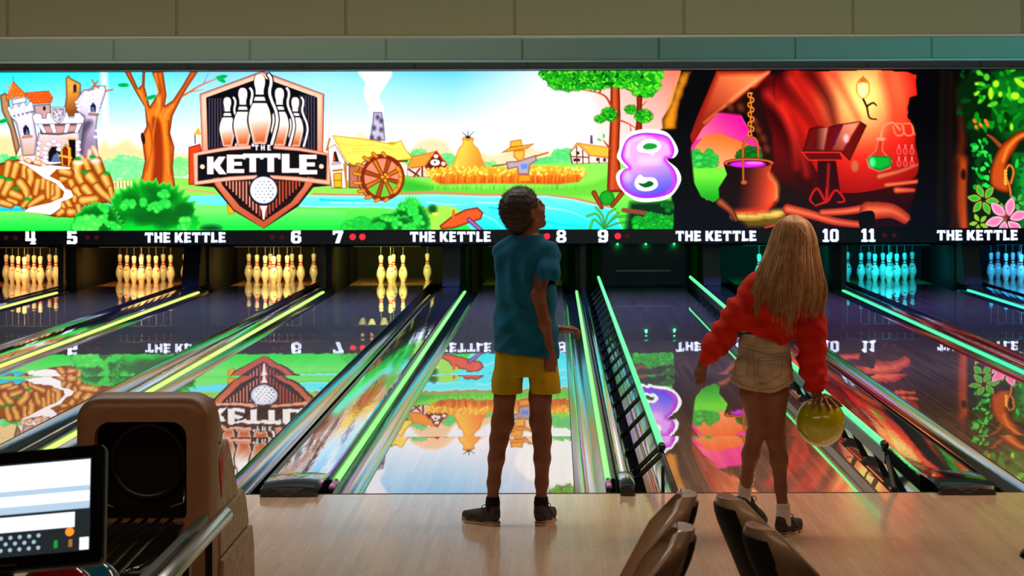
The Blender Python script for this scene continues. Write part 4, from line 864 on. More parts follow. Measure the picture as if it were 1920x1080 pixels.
def led_mat(n):
    c = LEDCOL[n]; c2 = tuple(min(255, v*.80+52) for v in c); return mat('glowing tube %d' % n, c, .4, emit=c2, es=1.55)
m_led = {n: led_mat(n) for n in LANES}
m_clear = mat('tinted end cap', (190, 120, 200), .2, coat=1)
def bumper(n, side):
    """rail with a glowing tube beside lane n, folded down into the gutter; lane 9's are raised"""
    up = n == 9; s = -1 if side == 'left' else 1
    xe = LL(n) if s < 0 else LR(n)
    where = 'raised' if up else 'lowered'
    away = (s > 0 and n <= 7) or (s < 0 and n >= 10)
    R = thing('bumper_rail', ('%s bumper rail with a glowing %s tube on the %s side of lane %d' % (where, 'yellow' if n < 7 else 'green' if n < 11 else 'turquoise', side, n)) if not away else 'lowered dark bumper rail turned away on the %s side of lane %d' % (side, n), 'bumper rail', (xe, FOUL, 0), 0, 'bumper rails beside the lanes')
    if not up:
        y0, y1 = .32, 16.15; dz = -.026 if away else 0; tp = .012 if away else .026
        MB().prism([(s*.196, -.06), (s*.219, -.06), (s*.219, tp-.008), (s*.210, tp), (s*.196, tp-.002)], y0, y1, 'XZ').build('rail', m_rail, R)
        if not away: MB().tube([(s*.180, y0+.06, .004+dz), (s*.180, y1, .004+dz)], .0155, 12).build('glow_tube', m_led[n], R, smooth=True)
        if not away: MB().tube([(s*.180, y0-.14, .002+dz), (s*.180, y0+.06, .004+dz)], .018, 12).build('end_cap', m_blk if away else m_clear, R, smooth=True)
    else:
        xt = (-.075 if s < 0 else .022); z = .2; y0, y1 = (.25, 15.9) if s < 0 else (-.0+.3, 15.9)
        MB().prism([(xt-.012, z-.036), (xt+.010, z-.036), (xt+.013, z-.016), (xt-.015, z-.016)], y0, y1, 'XZ').build('rail', m_rail, R)
        MB().tube([(xt, y0+.05, z), (xt, y1, z)], .0165, 12).build('glow_tube', m_led[n], R, smooth=True)
        MB().tube([(xt, y0-.02, z), (xt, y0+.05, z)], .019, 12).build('end_cap', m_blk, R, smooth=True)
        ys = [.84+.8*i for i in range(19)]
        if s > 0:
            MB().box(xt-.002, y0, .10, xt+.016, y1, z-.03).build('side_plate', m_blk, R)
            for y in [.30]+ys:
                MB().prism([(xt+.075, -.05), (xt+.115, -.05), (xt+.022, .12), (xt, .12), (xt+.03, .06)], y-.022, y+.022, 'XZ').build('bracket', m_blk, R)
            MB().box(xt-.01, -.0+.02, -.05, xt+.02, .06, .02).build('front_foot', m_blk, R); MB().tube([(xt+.01, .30, .14), (xt+.01, .05, -.0)], .012, 8).build('front_foot', m_blk, R)
            return
        for y in [.60]+ys:
            a = (s*.205, y, -.03); b = (xt+s*.004, y-.37, z-.036)
            d = Vector(b)-Vector(a); q = d.to_track_quat('Y', 'Z').to_matrix().to_4x4(); q.translation = a
            mb = MB().box(-.006, 0, -.012, .006, d.length, .012, q)
            for t in (.14, .3, .62, .86): mb.lathe([(.005, -.0075), (.005, .0075)], n=8, axis='X') if False else None
            mb.box(s*.205-.006, y-.02, -.06, s*.205+.006, y+.03, -.01)
            mb.build('arm', m_blk, R)
        if s < 0:
            MB().box(xt-.01, y0-.16, -.02, xt+.006, y0-.11, .12).build('bracket', m_blk, R)

def cap(x0, x1, n, wide):
    x0 += .0; C = thing('division_capping', '%s polished capping between lanes %d and %d' % ('wide' if wide else 'narrow', n, n+1), 'capping', ((x0+x1)/2, FOUL, 0), 0, 'cappings between the lanes')
    w = (x1-x0)/2; mb = MB(); rows = []
    prof = [(-w, -.07), (-w, .012), (-w+.012, .026), (-w*.45, .036), (0, .039), (w*.45, .036), (w-.012, .026), (w, .012), (w, -.07)]
    mb.grid([[(x, y, z) for x, z in prof] for y in (.3, 4.3, 8.3, 12.3, 16.7)])
    mb.build('capping', m_cap, C, fix=False, angle=40)
    # nose: domed black end piece resting on the approach
    rows = []
    for y, zt, e in ((-.10, .034, .012), (-.085, .052, .003), (-.02, .058, 0), (.12, .062, 0), (.30, .058, -.002), (.44, .045, -.001)):
        ww = w-e; zb = .001 if y < .002 else -.07
        rows.append([(-ww, y, zb), (-ww, y, zt*.62), (-ww*.9, y, zt*.86), (-ww*.5, y, zt*.97), (0, y, zt), (ww*.5, y, zt*.97), (ww*.9, y, zt*.86), (ww, y, zt*.62), (ww, y, zb)])
    mb = MB().grid(rows); mb.f.append(list(range(9))); mb.m.append(0); mb.f.append(list(range(len(rows)*9-1, len(rows)*9-10, -1))); mb.m.append(0)
    mb.build('nose', m_blkg, C, angle=35)
    if wide:
        mb = MB()
        for a, b in (((-.075, .045), (0, .012)), ((0, .012), (.075, .045)), ((-.075, .045), (.075, .045))):
            mb.tube([(a[0], -.103, a[1]), (b[0], -.103, b[1])], .0022, 6)
        mb.box(-.045, -.104, .030, .045, -.099, .040)
        mb.build('badge', mat('dark grey badge', (66, 68, 72), .4) if 'dark grey badge' not in bpy.data.materials else bpy.data.materials['dark grey badge'], C)

for n in LANES:
    l, r = LL(n), LR(n)
    gutter(l-.163, l-.005, 'shiny curved gutter along the left side of lane %d' % n)
    gutter(r+.005, r+.163, 'shiny curved gutter along the right side of lane %d' % n)
    bumper(n, 'left'); bumper(n, 'right')
    cap(r+.229, (LL(n+1) if n < 12 else r+.534)-.222, n, n % 2 == 1)

# ---------------------------------------------------------------- pinsetter fronts and pits
P = [(0, 0), (-.1524, .264), (.1524, .264), (-.3048, .528), (0, .528), (.3048, .528), (-.4572, .792), (-.1524, .792), (.1524, .792), (.4572, .792)]
PN = ['front pin', 'second row left', 'second row right', 'third row left', 'third row middle', 'third row right', 'back row far left', 'back row inner left', 'back row inner right', 'back row far right']
prof = [(.0001, 0), (.026, 0), (.0285, .006), (.036, .03), (.0455, .057), (.0575, .086), (.0602, .114), (.0588, .14), (.052, .172), (.041, .2), (.031, .225), (.0252, .25), (.0232, .262), (.0235, .275), (.0262, .3), (.0306, .325), (.0324, .345), (.0308, .362), (.0235, .376), (.012, .3805), (.0001, .381)]
def fine(p, k=3):
    q = spline(p, False, k); q[:, 0] = np.maximum(q[:, 0], .0001); return [tuple(v) for v in q]
pm = MB().lathe(fine(prof), n=20).build('body', m_pin, smooth=True)
ms = MB(); ms.lathe([(.0318, .2315), (.0262, .246), (.0001, .246)][:2]+[(.001, .246)], n=16); 
stripe_mesh = MB().grid([[(r*math.cos(t), r*math.sin(t), z) for t in [2*math.pi*j/18 for j in range(18)]] for r, z in ((.0335, .226), (.0283, .244))], True).grid([[(r*math.cos(t), r*math.sin(t), z) for t in [2*math.pi*j/18 for j in range(18)]] for r, z in ((.0252, .256), (.0252, .276))], True)
st = stripe_mesh.build('stripe', m_pinr, smooth=True)
mk = MB().add([(-.012, -.062, .168), (0, -.0625, .158), (.012, -.062, .168), (0, -.0605, .178)], [(0, 1, 2, 3)])
mk.add([(-.02, -.0575, .178), (.02, -.0575, .178), (.02, -.058, .170), (-.02, -.058, .170)], [(0, 1, 2, 3)])
mkm = MB()
for z0, w in ((.160, .008), (.167, .016), (.174, .022)):
    for j in range(6):
        t0, t1 = -w/.055+2*w/.055*j/6, -w/.055+2*w/.055*(j+1)/6
        def R_(z): return np.interp(z, [p[1] for p in prof], [p[0] for p in prof])+.0012
        mkm.add([(R_(z)*math.sin(t), -R_(z)*math.cos(t), z) for t, z in ((t0, z0), (t1, z0), (t1, z0+.007), (t0, z0+.007))], [(0, 1, 2, 3)])
em = mkm.build('emblem', m_pinr)
cr = MB().tube([(0, 0, .379), (0, 0, .928)], .0022, 6).build('cord', m_cordp)
proto = thing('bowling_pin', 'x', 'bowling pin'); 
for c in (pm, st, em, cr): c.parent = proto
R = random.Random(3); first = True
tone = {4: 'warm yellow lit', 5: 'warm yellow lit', 6: 'pale yellow lit', 7: 'yellow green lit', 10: 'teal lit', 11: 'cyan lit', 12: 'blue lit', 8: 'green lit'}
sets = {4: range(10), 5: range(10), 6: range(10), 7: (0, 1, 2, 4, 9), 10: (1,), 11: range(10), 12: range(10)}
for n, ids in sets.items():
    for i in ids:
        t = proto if first else copy_tree(proto); first = False
        t.location = (LC(n)+P[i][0], HEAD+P[i][1], .0008); t.rotation_euler = (0, 0, R.uniform(-1.0, 1.0))
        where = 'under lane number %d' % n if n < 12 else 'at the far right edge'
        t['label'] = '%s bowling pin, %s, %s' % (tone[n], PN[i], where)
        t['group'] = 'bowling pins standing on the decks'
for n, i in ((7, 3), (7, 6), (7, 7)):
    t = copy_tree(proto); t.location = (LC(n)+P[i][0], HEAD+P[i][1], .515)
    for c in t.children:
        if c.name.startswith('cord'): c.scale = (1, 1, -.014/.501+ .0); c.scale = (1, 1, .055); c.location.z = .379*.945
    t['label'] = 'bowling pin pulled up on its cord above lane %d, %s' % (n, PN[i].replace('pin', 'place')); t['group'] = 'bowling pins lifted on cords'
# hoods, side boards and light bars
m_bar = {}
for n in LANES:
    c = PINCOL[n]
    K = thing('pit_light_bar', 'thin light bar above the pins of lane %d' % n, 'light', (LC(n), 28.0, .53), 0, 'light bars above the pins')
    mb = mat('bar glow %d' % n, tuple(v*.45 for v in c), .4, emit=c, es=.08)
    if n != 9: MB().box(-.45, -.006, -.001, .45, .01, .008).build('bar', mb, K)
    xa = (-.533-.3715+.14) if n % 2 == 0 else (-.533-.267+.07); xb = (.533+.267-.07) if n % 2 == 0 else (.533+.3715-.14)
    MB().box(xa, .01, .0, xb, .05, .13).build('holder', m_dark, K)
    tag(MB().box(xa, .4, .93, xb, 1.9, .97).build('cord_plate', m_dark, loc=(LC(n), 28.0, 0)), 'plate holding the pin cords above lane %d' % n, 'plate', 'cord plates above the pins')
    lc = lin(c); mxx = max(lc)
    e = 15 if n not in (8, 9) else 7
    area('pit_light', (LC(n), 28.12, .60), (LC(n), 29.3, .10), .9, .06, e, tuple(v/mxx for v in lc), 150)
    tag(MB().box(-.62, 0, 0, .62, .02, .9).build('pit_curtain', m_curt, loc=(LC(n), 30.35, -.28)), 'dark ribbed pit curtain behind the pins of lane %d' % n, 'curtain', 'pit curtains behind the pins')
for n in range(3, 13):
    x0 = LR(n) if n > 3 else LL(4)-.743; x1 = LL(n+1) if n < 12 else x0+.534
    wide = n % 2 == 1; c = (x0+x1)/2
    nm = 'between the pins of lanes %d and %d' % (n, n+1)
    w = .07 if not wide else .14
    K = MB().box(-w, 0, -.3, w, 2.5, .98).build('kickback_board', m_kick, loc=(c, 27.9, 0)); tag(K, 'dark kickback side board '+nm, 'side board', 'kickback boards')
    if wide:
        xl = LR(n)+.229 if n > 3 else c-.15
        mb = MB(); a = xl-c+.02; b = a+.225
        mb.add([(a, -.25, .04), (b, -.25, .04), (b, .08, .74), (a, .08, .74), (a, .35, .04), (b, .35, .04), (b, .35, .74), (a, .35, .74)], [(0, 1, 2, 3), (4, 7, 6, 5), (0, 3, 7, 4), (1, 5, 6, 2), (3, 2, 6, 7), (0, 4, 5, 1)])
        tag(mb.build('division_cover', m_pillar_lit if n > 6 else m_dark, loc=(c, 27.5, 0)), 'slanted %s cover on the divider between lanes %d and %d' % ('grey' if n > 6 else 'black', n, n+1), 'cover', 'divider covers')  # covers share one grey; right ones coloured as lit, left one as shaded
    else:
        tag(MB().box(-.035, 0, -.07, .035, .1, .70).build('support_post', m_blk, loc=(LR(n)+.229+.042, 27.28, 0)), 'thin black post on the divider between lanes %d and %d' % (n, n+1), 'post', 'divider posts')
# sweep of lane 9, down in front of the deck, with three green spots over it
S = thing('pin_sweep', 'dark sweep board lowered across lane 9 with three green lights above', 'pin sweep', (LC(9), 27.35, 0))
MB().box(-.55, 0, .045, .55, .04, .60).build('sweep_board', m_dark, S, bevel=.006)
MB().box(-.36, -.004, .225, .36, 0, .243).build('strip', mat('worn metal strip', (120, 104, 90), .35, .6), S)
m_gs = mat('green spot', (80, 255, 120), .4, emit=(60, 255, 110), es=5)
for x in (-.34, .03, .40):
    MB().lathe([(.012, -.01), (.012, .01)], n=12, axis='Y').build('spot_lamp', m_gs, S, loc=(x, -.03, .585))
    ld = bpy.data.lights.new('spot_glow', 'POINT'); ld.energy = .28; ld.color = (.02, 1, .2); ld.shadow_soft_size = .015
    lo = bpy.data.objects.new('spot_glow', ld); COL.objects.link(lo); lo.location = (LC(9)+x, 27.35-.045, .56)
# ---------------------------------------------------------------- soft bodies: distance volumes turned into one smooth mesh
class Vol:
    def __init__(s, lo, hi, h=.004):
        s.lo = np.array(lo, np.float32); s.h = h
        s.n = np.ceil((np.array(hi)-np.array(lo))/h).astype(int)+1
        s.ax = [s.lo[i]+np.arange(s.n[i], dtype=np.float32)*h for i in range(3)]
        s.D = np.full(s.n, .25, np.float32)
    def blk(s, lo, hi, m):
        a = [max(0, int((lo[i]-m-s.lo[i])/s.h)) for i in range(3)]; b = [min(s.n[i], int((hi[i]+m-s.lo[i])/s.h)+2) for i in range(3)]
        sl = tuple(slice(a[i], max(a[i], b[i])) for i in range(3))
        return sl, s.ax[0][sl[0]][:, None, None], s.ax[1][sl[1]][None, :, None], s.ax[2][sl[2]][None, None, :]
    def _u(s, sl, d, k):
        D = s.D[sl]
        if k > 0:
            h = np.clip(.5+.5*(D-d)/k, 0, 1); s.D[sl] = D*(1-h)+d*h-k*h*(1-h)
        else: s.D[sl] = np.minimum(D, d)
    def cone(s, a, b, ra, rb, k=.015, flat=None, f=1, sub=False):
        """rounded limb from a to b; flat = direction in which it is thinner by factor f"""
        a = np.array(a, np.float32); b = np.array(b, np.float32); m = max(ra, rb)+max(k, .006)+.01
        sl, X, Y, Z = s.blk(np.minimum(a, b), np.maximum(a, b), m)
        q = [X-a[0], Y-a[1], Z-a[2]]; e = b-a
        t = np.clip((q[0]*e[0]+q[1]*e[1]+q[2]*e[2])/(e @ e+1e-9), 0, 1)
        r = [q[i]-t*e[i] for i in range(3)]
        if flat is not None:
            n = np.array(flat, np.float32); n = n/np.linalg.norm(n); c = (r[0]*n[0]+r[1]*n[1]+r[2]*n[2])*(1/f-1)
            r = [r[i]+c*n[i] for i in range(3)]
        d = np.sqrt(r[0]**2+r[1]**2+r[2]**2)-(ra+(rb-ra)*t)
        if flat is not None: d = d*(f+(1-f)*.5)
        if sub:
            D = s.D[sl]; h = np.clip(.5-.5*(D+d)/k, 0, 1); s.D[sl] = D*(1-h)-d*h+k*h*(1-h)
        else: s._u(sl, d, k)
    def chain(s, pts, rs, k=.015, **kw):
        for i in range(len(pts)-1): s.cone(pts[i], pts[i+1], rs[i], rs[i+1], k, **kw)
    def ell(s, c, r, R=None, k=.015, sub=False):
        r = np.array(r, np.float32); m = r.max()+max(k, .006)+.005; c = np.array(c, np.float32)
        sl, X, Y, Z = s.blk(c, c, m); q = [X-c[0], Y-c[1], Z-c[2]]
        if R is not None: q = [q[0]*R[0][i]+q[1]*R[1][i]+q[2]*R[2][i] for i in range(3)]
        k0 = np.sqrt(sum((q[i]/r[i])**2 for i in range(3))); k1 = np.sqrt(sum((q[i]/r[i]**2)**2 for i in range(3)))+1e-6
        d = k0*(k0-1)/k1
        if sub:
            D = s.D[sl]; h = np.clip(.5-.5*(D+d)/k, 0, 1); s.D[sl] = D*(1-h)-d*h+k*h*(1-h)
        else: s._u(sl, d, k)
    def stack(s, lev, k=.015):
        """levels (z, cx, cy, rx, ry, yaw) from low to high joined into an elliptical body"""
        L = np.array(sorted(lev), float); z = L[:, 0]; zz = np.linspace(z[0], z[-1], 60)
        # smooth interpolation
        V = [np.interp(zz, z, L[:, i]) for i in range(1, 6)]
        ker = np.array([1, 2, 3, 2, 1])/9.
        V = [np.convolve(np.pad(v, 2, 'edge'), ker, 'valid') for v in V]
        rm = max(L[:, 3].max(), L[:, 4].max())
        sl, X, Y, Z = s.blk((L[:, 1].min()-rm, L[:, 2].min()-rm, z[0]), (L[:, 1].max()+rm, L[:, 2].max()+rm, z[-1]), k+.01)
        g = [np.interp(Z.ravel(), zz, v)[None, None, :].astype(np.float32) for v in V]
        x, y = X-g[0], Y-g[1]; c, n = np.cos(g[4]), np.sin(g[4]); u = x*c+y*n; v = -x*n+y*c
        k0 = np.sqrt((u/g[2])**2+(v/g[3])**2); k1 = np.sqrt((u/g[2]**2)**2+(v/g[3]**2)**2)+1e-6
        d = k0*(k0-1)/k1
        d = np.maximum(d, np.maximum(z[0]-Z, Z-z[-1]))
        s._u(sl, d.astype(np.float32), k)
    def warp(s, fn):
        X, Y, Z = s.ax[0][:, None, None], s.ax[1][None, :, None], s.ax[2][None, None, :]
        s.D = (s.D+fn(X, Y, Z)).astype(np.float32)
    def cut(s, p, n):
        """remove everything on the side the normal n points to"""
        n = np.array(n, np.float32); n /= np.linalg.norm(n)
        d = (s.ax[0]-p[0])[:, None, None]*n[0]+(s.ax[1]-p[1])[None, :, None]*n[1]+(s.ax[2]-p[2])[None, None, :]*n[2]
        s.D = np.maximum(s.D, d)
    def shell(s, t): s.D = np.maximum(s.D, -(s.D+t))
    def mesh(s, name, mat, parent=None, smooth=True, relax=1):
        D = s.D; D[0] = D[-1] = 1; D[:, 0] = D[:, -1] = 1; D[:, :, 0] = D[:, :, -1] = 1
        ins = D < 0; n = D.shape; cs = [(i, j, k) for i in (0, 1) for j in (0, 1) for k in (0, 1)]
        cnt = np.zeros((n[0]-1, n[1]-1, n[2]-1), np.int8)
        for i, j, k in cs: cnt += ins[i:n[0]-1+i, j:n[1]-1+j, k:n[2]-1+k]
        I, J, K = np.nonzero((cnt > 0) & (cnt < 8))
        idx = np.full(cnt.shape, -1, np.int32); idx[I, J, K] = np.arange(len(I))
        acc = np.zeros((len(I), 3)); w = np.zeros(len(I))
        for a in cs:
            for ax in range(3):
                if a[ax]: continue
                b = list(a); b[ax] = 1
                da = D[I+a[0], J+a[1], K+a[2]]; db = D[I+b[0], J+b[1], K+b[2]]
                m = (da < 0) != (db < 0); t = np.where(m, da/(da-db+1e-12), 0)
                p = np.tile(np.array(a, float), (len(I), 1)); p[:, ax] += t
                acc += p*m[:, None]; w += m
        P = (np.stack([I, J, K], 1)+acc/w[:, None])*s.h+s.lo
        Q = []
        for ax in range(3):
            o = [x for x in range(3) if x != ax]
            sa = [slice(1, -1)]*3; sa[ax] = slice(0, -1); sb = list(sa); sb[ax] = slice(1, None)
            A, B = ins[tuple(sa)], ins[tuple(sb)]
            for flag, flip in ((A & ~B, False), (~A & B, True)):
                c = np.argwhere(flag); 
                if not len(c): continue
                c[:, o[0]] += 1; c[:, o[1]] += 1
                def at_(d0, d1):
                    e = c.copy(); e[:, o[0]] -= d0; e[:, o[1]] -= d1; return idx[e[:, 0], e[:, 1], e[:, 2]]
                q = np.stack([at_(1, 1), at_(0, 1), at_(0, 0), at_(1, 0)], 1)
                if flip != (ax == 1): q = q[:, ::-1]
                Q.append(q)
        Q = np.concatenate(Q).astype(np.int32)
        for _ in range(relax):
            S = np.zeros_like(P); C = np.zeros(len(P))
            for a, b in ((0, 1), (1, 2), (2, 3), (3, 0)):
                for u, v in ((a, b), (b, a)):
                    for d in range(3): S[:, d] += np.bincount(Q[:, u], P[Q[:, v], d], len(P))
                    C += np.bincount(Q[:, u], minlength=len(P))
            P = P*.5+.5*S/np.maximum(C, 1)[:, None]
        me = bpy.data.meshes.new(name); me.vertices.add(len(P)); me.vertices.foreach_set('co', P.astype(np.float32).ravel())
        me.loops.add(Q.size); me.loops.foreach_set('vertex_index', Q.ravel())
        me.polygons.add(len(Q)); me.polygons.foreach_set('loop_start', np.arange(len(Q), dtype=np.int32)*4)
        me.update(); me.validate(); me.materials.append(mat)
        if smooth: me.polygons.foreach_set('use_smooth', [True]*len(me.polygons))
        o = bpy.data.objects.new(name, me); COL.objects.link(o)
        if parent is not None: o.parent = parent; o.matrix_parent_inverse = Matrix.Translation(-Vector(parent.location))
        return o
def keep(o, parent):
    o.parent = parent; o.matrix_parent_inverse = Matrix.Translation(-Vector(parent.location)); return o
def ori(yaw, pitch=0, roll=0):
    """local +y looks along the heading; yaw turns from +Y towards +X, pitch looks up"""
    M = Matrix.Rotation(-yaw, 3, 'Z') @ Matrix.Rotation(pitch, 3, 'X') @ Matrix.Rotation(roll, 3, 'Y')
    return np.array(M)

def head(V, c, R, s=1.0):
    c = np.array(c)
    def L(x, y, z): return c+R @ (np.array((x, y, z))*s)
    E = lambda p, r, k=.015, sub=False: V.ell(L(*p), np.array(r)*s, R, k, sub)
    E((0, -.012, .022), (.071, .090, .082), .01); E((0, .030, -.030), (.058, .058, .078), .03)
    V.cone(L(0, .050, -.092), L(0, .066, -.096), .020*s, .016*s, .02)
    for q in (-1, 1):
        V.cone(L(q*.052, .0, -.055), L(q*.018, .055, -.094), .016*s, .015*s, .02)
        V.cone(L(q*.038, .058, -.030), L(q*.03, .070, -.035), .016*s, .012*s, .02)
        E((q*.029, .088, .002), (.016, .012, .010), .008, True)
        E((q*.029, .078, .001), (.0135, .0125, .0115), .002)
        V.cone(L(q*.012, .086, .018), L(q*.044, .076, .018), .006*s, .005*s, .01)
        E((q*.074, -.006, -.006), (.007, .018, .030), .006); E((q*.082, .000, -.004), (.005, .009, .016), .004, True)
        E((q*.012, .096, -.036), (.008, .008, .007), .006)
    V.cone(L(0, .086, .008), L(0, .104, -.028), .007*s, .0105*s, .008)
    V.cone(L(-.020, .078, -.060), L(.020, .078, -.060), .0065*s, .0065*s, .006); V.cone(L(-.017, .078, -.070), L(.017, .078, -.070), .0075*s, .0075*s, .006)
    V.cone(L(-.02, .090, -.065), L(.02, .090, -.065), .0018*s, .0018*s, .003, sub=True)
    return L
def hand(V, wrist, d, palm_n, thumb, s=1.0, curl=.5, curls=None):
    """palm and five fingers; d = direction of the hand, palm_n = way the palm faces, thumb = side of the thumb"""
    w = Vector(wrist); d = Vector(d).normalized(); n = Vector(palm_n); n = (n-d*n.dot(d)).normalized(); t = d.cross(n); 
    if t.dot(Vector(thumb)) < 0: t = -t
    W = .0105*s
    V.cone(w, w+d*.03*s, .020*s, .023*s, .012, flat=n, f=.62)
    for i in range(4):
        a = w+d*.012*s+t*(1.35-i)*W*1.35; b = w+d*.074*s+t*(1.5-i)*W*1.62
        V.cone(a, b, .0125*s, .0100*s, .008)
    L = [.036, .040, .037, .029]
    for i in range(4):
        c = (curls[i] if curls else curl+.08*i); p = w+d*(.076-(.004 if i in (0, 3) else 0))*s+t*(1.5-i)*W*1.62; q = Vector(d)+t*(1.5-i)*.07
        a = c*.5
        for j, (l, r) in enumerate(((L[i], .0088), (L[i]*.62, .0078), (L[i]*.5, .0068))):
            dd = (q*math.cos(a)+n*math.sin(a)).normalized(); e = p+dd*l*s
            V.cone(p, e, r*s, (r-.0012)*s, .0022); p = e; a += c*(.95 if j == 0 else .7)
    p = w+d*.022*s+t*.020*s; q = p+(d*.62+t*.62+n*.35).normalized()*.036*s; r_ = q+(d*.9+t*.28+n*.3).normalized()*.030*s; e = r_+(d*.95+n*.25).normalized()*.022*s
    V.cone(p, q, .013*s, .0105*s, .008); V.cone(q, r_, .0102*s, .009*s, .003); V.cone(r_, e, .009*s, .0072*s, .003)

def fabric(name, col, dark, wv=420, bump=.25, rough=.85):
    m = mat(name, col, rough, bump=(wv, bump), tint=(dark, 9)); m.node_tree.nodes['Principled BSDF'].inputs['Sheen Weight'].default_value = .03; m.node_tree.nodes['Principled BSDF'].inputs['Specular IOR Level'].default_value = .2
    return m
m_skin = mat('skin', (196, 134, 100), .5, sub=.12, tint=(182, 120, 88), bump=(160, .08)) if False else mat('skin', (128, 77, 52), .5, sub=.08, tint=((118, 69, 46), 14))
m_skin2 = mat('skin of the girl', (138, 84, 56), .48, sub=.08, tint=((128, 76, 50), 14))
m_hairb = mat('dark brown hair', (52, 34, 26), .55, tint=((34, 22, 18), 60))
m_eye = mat('eye white', (226, 222, 216), .2); m_iris = mat('eye dark', (40, 26, 20), .2)
m_shoe = mat('dark suede shoe', (56, 56, 46), .7, tint=((30, 30, 28), 40)); m_sole = mat('cream rubber sole', (196, 168, 140), .6); m_line = mat('black sole line', (22, 18, 18), .5)
m_lace = mat('black lace', (16, 15, 16), .7); m_sockd = fabric('black sock', (20, 20, 24), (14, 14, 18)); m_sockw = fabric('white sock', (226, 214, 204), (206, 194, 186))
m_logo = mat('lime shoe mark', (150, 190, 40), .5)

def eyes(L, R, s, parent):
    for q in (-1, 1):
        mb = MB(); mb.lathe([(.0001, -.0105), (.006, -.0085), (.0098, -.004), (.0105, 0), (.0098, .004), (.006, .0085), (.0001, .0105)], n=14)
        e = mb.build('eye', m_eye, smooth=True); e.location = L(q*.029, .0805, .001); e.scale = (s*1.06,)*3; keep(e, parent)
        b = MB().lathe([(.0001, .0), (.0034, -.0004), (.0052, -.0016)], n=12).build('pupil', m_iris, smooth=True); M = Matrix(R.tolist()) @ Matrix.Rotation(-math.pi/2, 3, 'X')
        b.matrix_world = Matrix.Translation(Vector(L(q*.029, .0922, .001))) @ M.to_4x4(); keep(b, parent)
def shoe(parent, heel, yaw, length, side, pitch=0, mark=False, tilt=0, lace_out=1):
    """low bowling shoe; heel = point under the heel, side = +1 right foot"""
    k = length/.24; V = Vol((-.07, -.06, -.01), (.07, .23, .12), .0035)
    o_ = side*.006
    V.chain([(0, .0, .044), (o_, .07, .044), (o_*.6, .135, .040), (-o_, .172, .034)], [.034, .035, .040, .035], .02)
    V.cone((0, -.004, .066), (0, .03, .072), .031, .030, .02); V.cone((0, .05, .06), (0, .10, .05), .024, .024, .02)
    V.cone((0, -.002, .088), (0, .03, .094), .030, .028, .01)
    V.cone((0, .006, .125), (0, .020, .085), .030, .024, .004, sub=True)
    V.cut((0, 0, .018), (0, 0, -1)); V.cut((0, 0, .100), (0, .22, 1))
    up = V.mesh('shoe', m_shoe)
    out = [(0, -.036), (.024, -.028), (.031, 0), (.030, .05), (.040, .11), (.042, .145), (.030, .187), (0, .204), (-.030, .187), (-.042, .145), (-.040, .11), (-.030, .05), (-.031, 0), (-.024, -.028)]
    out = [tuple(p) for p in spline(out, True, 3)]
    def bend(y): return (max(0, (y-.10)/.1))**2*.006
    def solid(z0, z1, g, m, nm):
        mb = MB(); rows = [[(x*gg, (y-.08)*gg+.08, (z+bend(y))) for x, y in out] for z, gg in ((z0, g-.03), (z0+.002, g), (z1-.002, g), (z1, g-.03))]
        return mb.grid(rows, True, True).build(nm, m, up, angle=50)
    solid(.0, .016, 1.0, m_sole, 'sole'); solid(.0145, .0185, 1.02, m_line, 'sole_line'); solid(.0175, .0225, 1.0, m_sole, 'welt')
    if False: pass
    mb = MB()
    for i in range(5):
        y = .052+i*.017; z = .083-i*.0065
        mb.tube([(-.017, y, z-.006), (0, y+.004, z+.003), (.017, y, z-.006)], .0022, 6)
    for q in (-1, 1):
        mb.tube([tuple(v) for v in spline([(0, .045, .09), (q*.018, .04, .104), (q*.036, .045, .098), (q*.03, .05, .082), (q*.006, .046, .088)], False, 5)], .0022, 6)
    mb.tube([tuple(v) for v in spline([(0, .045, .09), (lace_out*.025, .038, .085), (lace_out*.042, .045, .06), (lace_out*.056, .06, .03), (lace_out*.062, .07, .012)], False, 5)], .0022, 6)
    mb.tube([tuple(v) for v in spline([(0, .045, .09), (lace_out*.022, .05, .08), (lace_out*.038, .065, .055), (lace_out*.05, .085, .032)], False, 5)], .0022, 6)
    mb.build('laces', m_lace, up, smooth=True)
    if mark:
        MB().lathe([(.010, -.0015), (.010, .0015)], n=10, axis='X').build('mark', m_logo, up, loc=(side*.0375, .045, .050))
    up.matrix_world = Matrix.Translation(Vector(heel)) @ Matrix.Rotation(-yaw, 4, 'Z') @ Matrix.Rotation(pitch, 4, 'X') @ Matrix.Rotation(tilt, 4, 'Y') @ Matrix.Scale(k, 4)
    keep(up, parent)
    return up

# ---------------------------------------------------------------- boy in the blue shirt, seen from behind, looking up at the screen
BY = 9.66
boy = thing('person', 'child from behind in blue t-shirt and yellow shorts, head tilted up towards the screen', 'person', (-.15, BY, 0))
def B(x, y, dy=0): return np.array(sp(x, y, BY+dy))
V = Vol((B(900, 0)[0], BY-.26, .03), (B(1100, 0)[0], BY+.34, 1.62), .0036)
hc = B(983, 396); HR = ori(math.radians(58), math.radians(27), math.radians(4))
HL = head(V, hc, HR, .98)
V.chain([B(992, 452, .0), B(990, 428, .0), B(985, 408, 0)], [.047, .043, .043], .02)
ty = -.22
V.stack([(B(0, 708)[2], B(983, 0)[0], BY, .085, .062, ty), (B(0, 680)[2], B(984, 0)[0], BY, .112, .08, ty), (B(0, 640)[2], B(985, 0)[0], BY, .104, .078, ty), (B(0, 590)[2], B(985, 0)[0], BY, .100, .076, ty), (B(0, 520)[2], B(986, 0)[0], BY, .112, .082, ty), (B(0, 470)[2], B(988, 0)[0], BY, .110, .070, ty), (B(0, 446)[2], B(990, 0)[0], BY, .06, .05, ty)], .03)
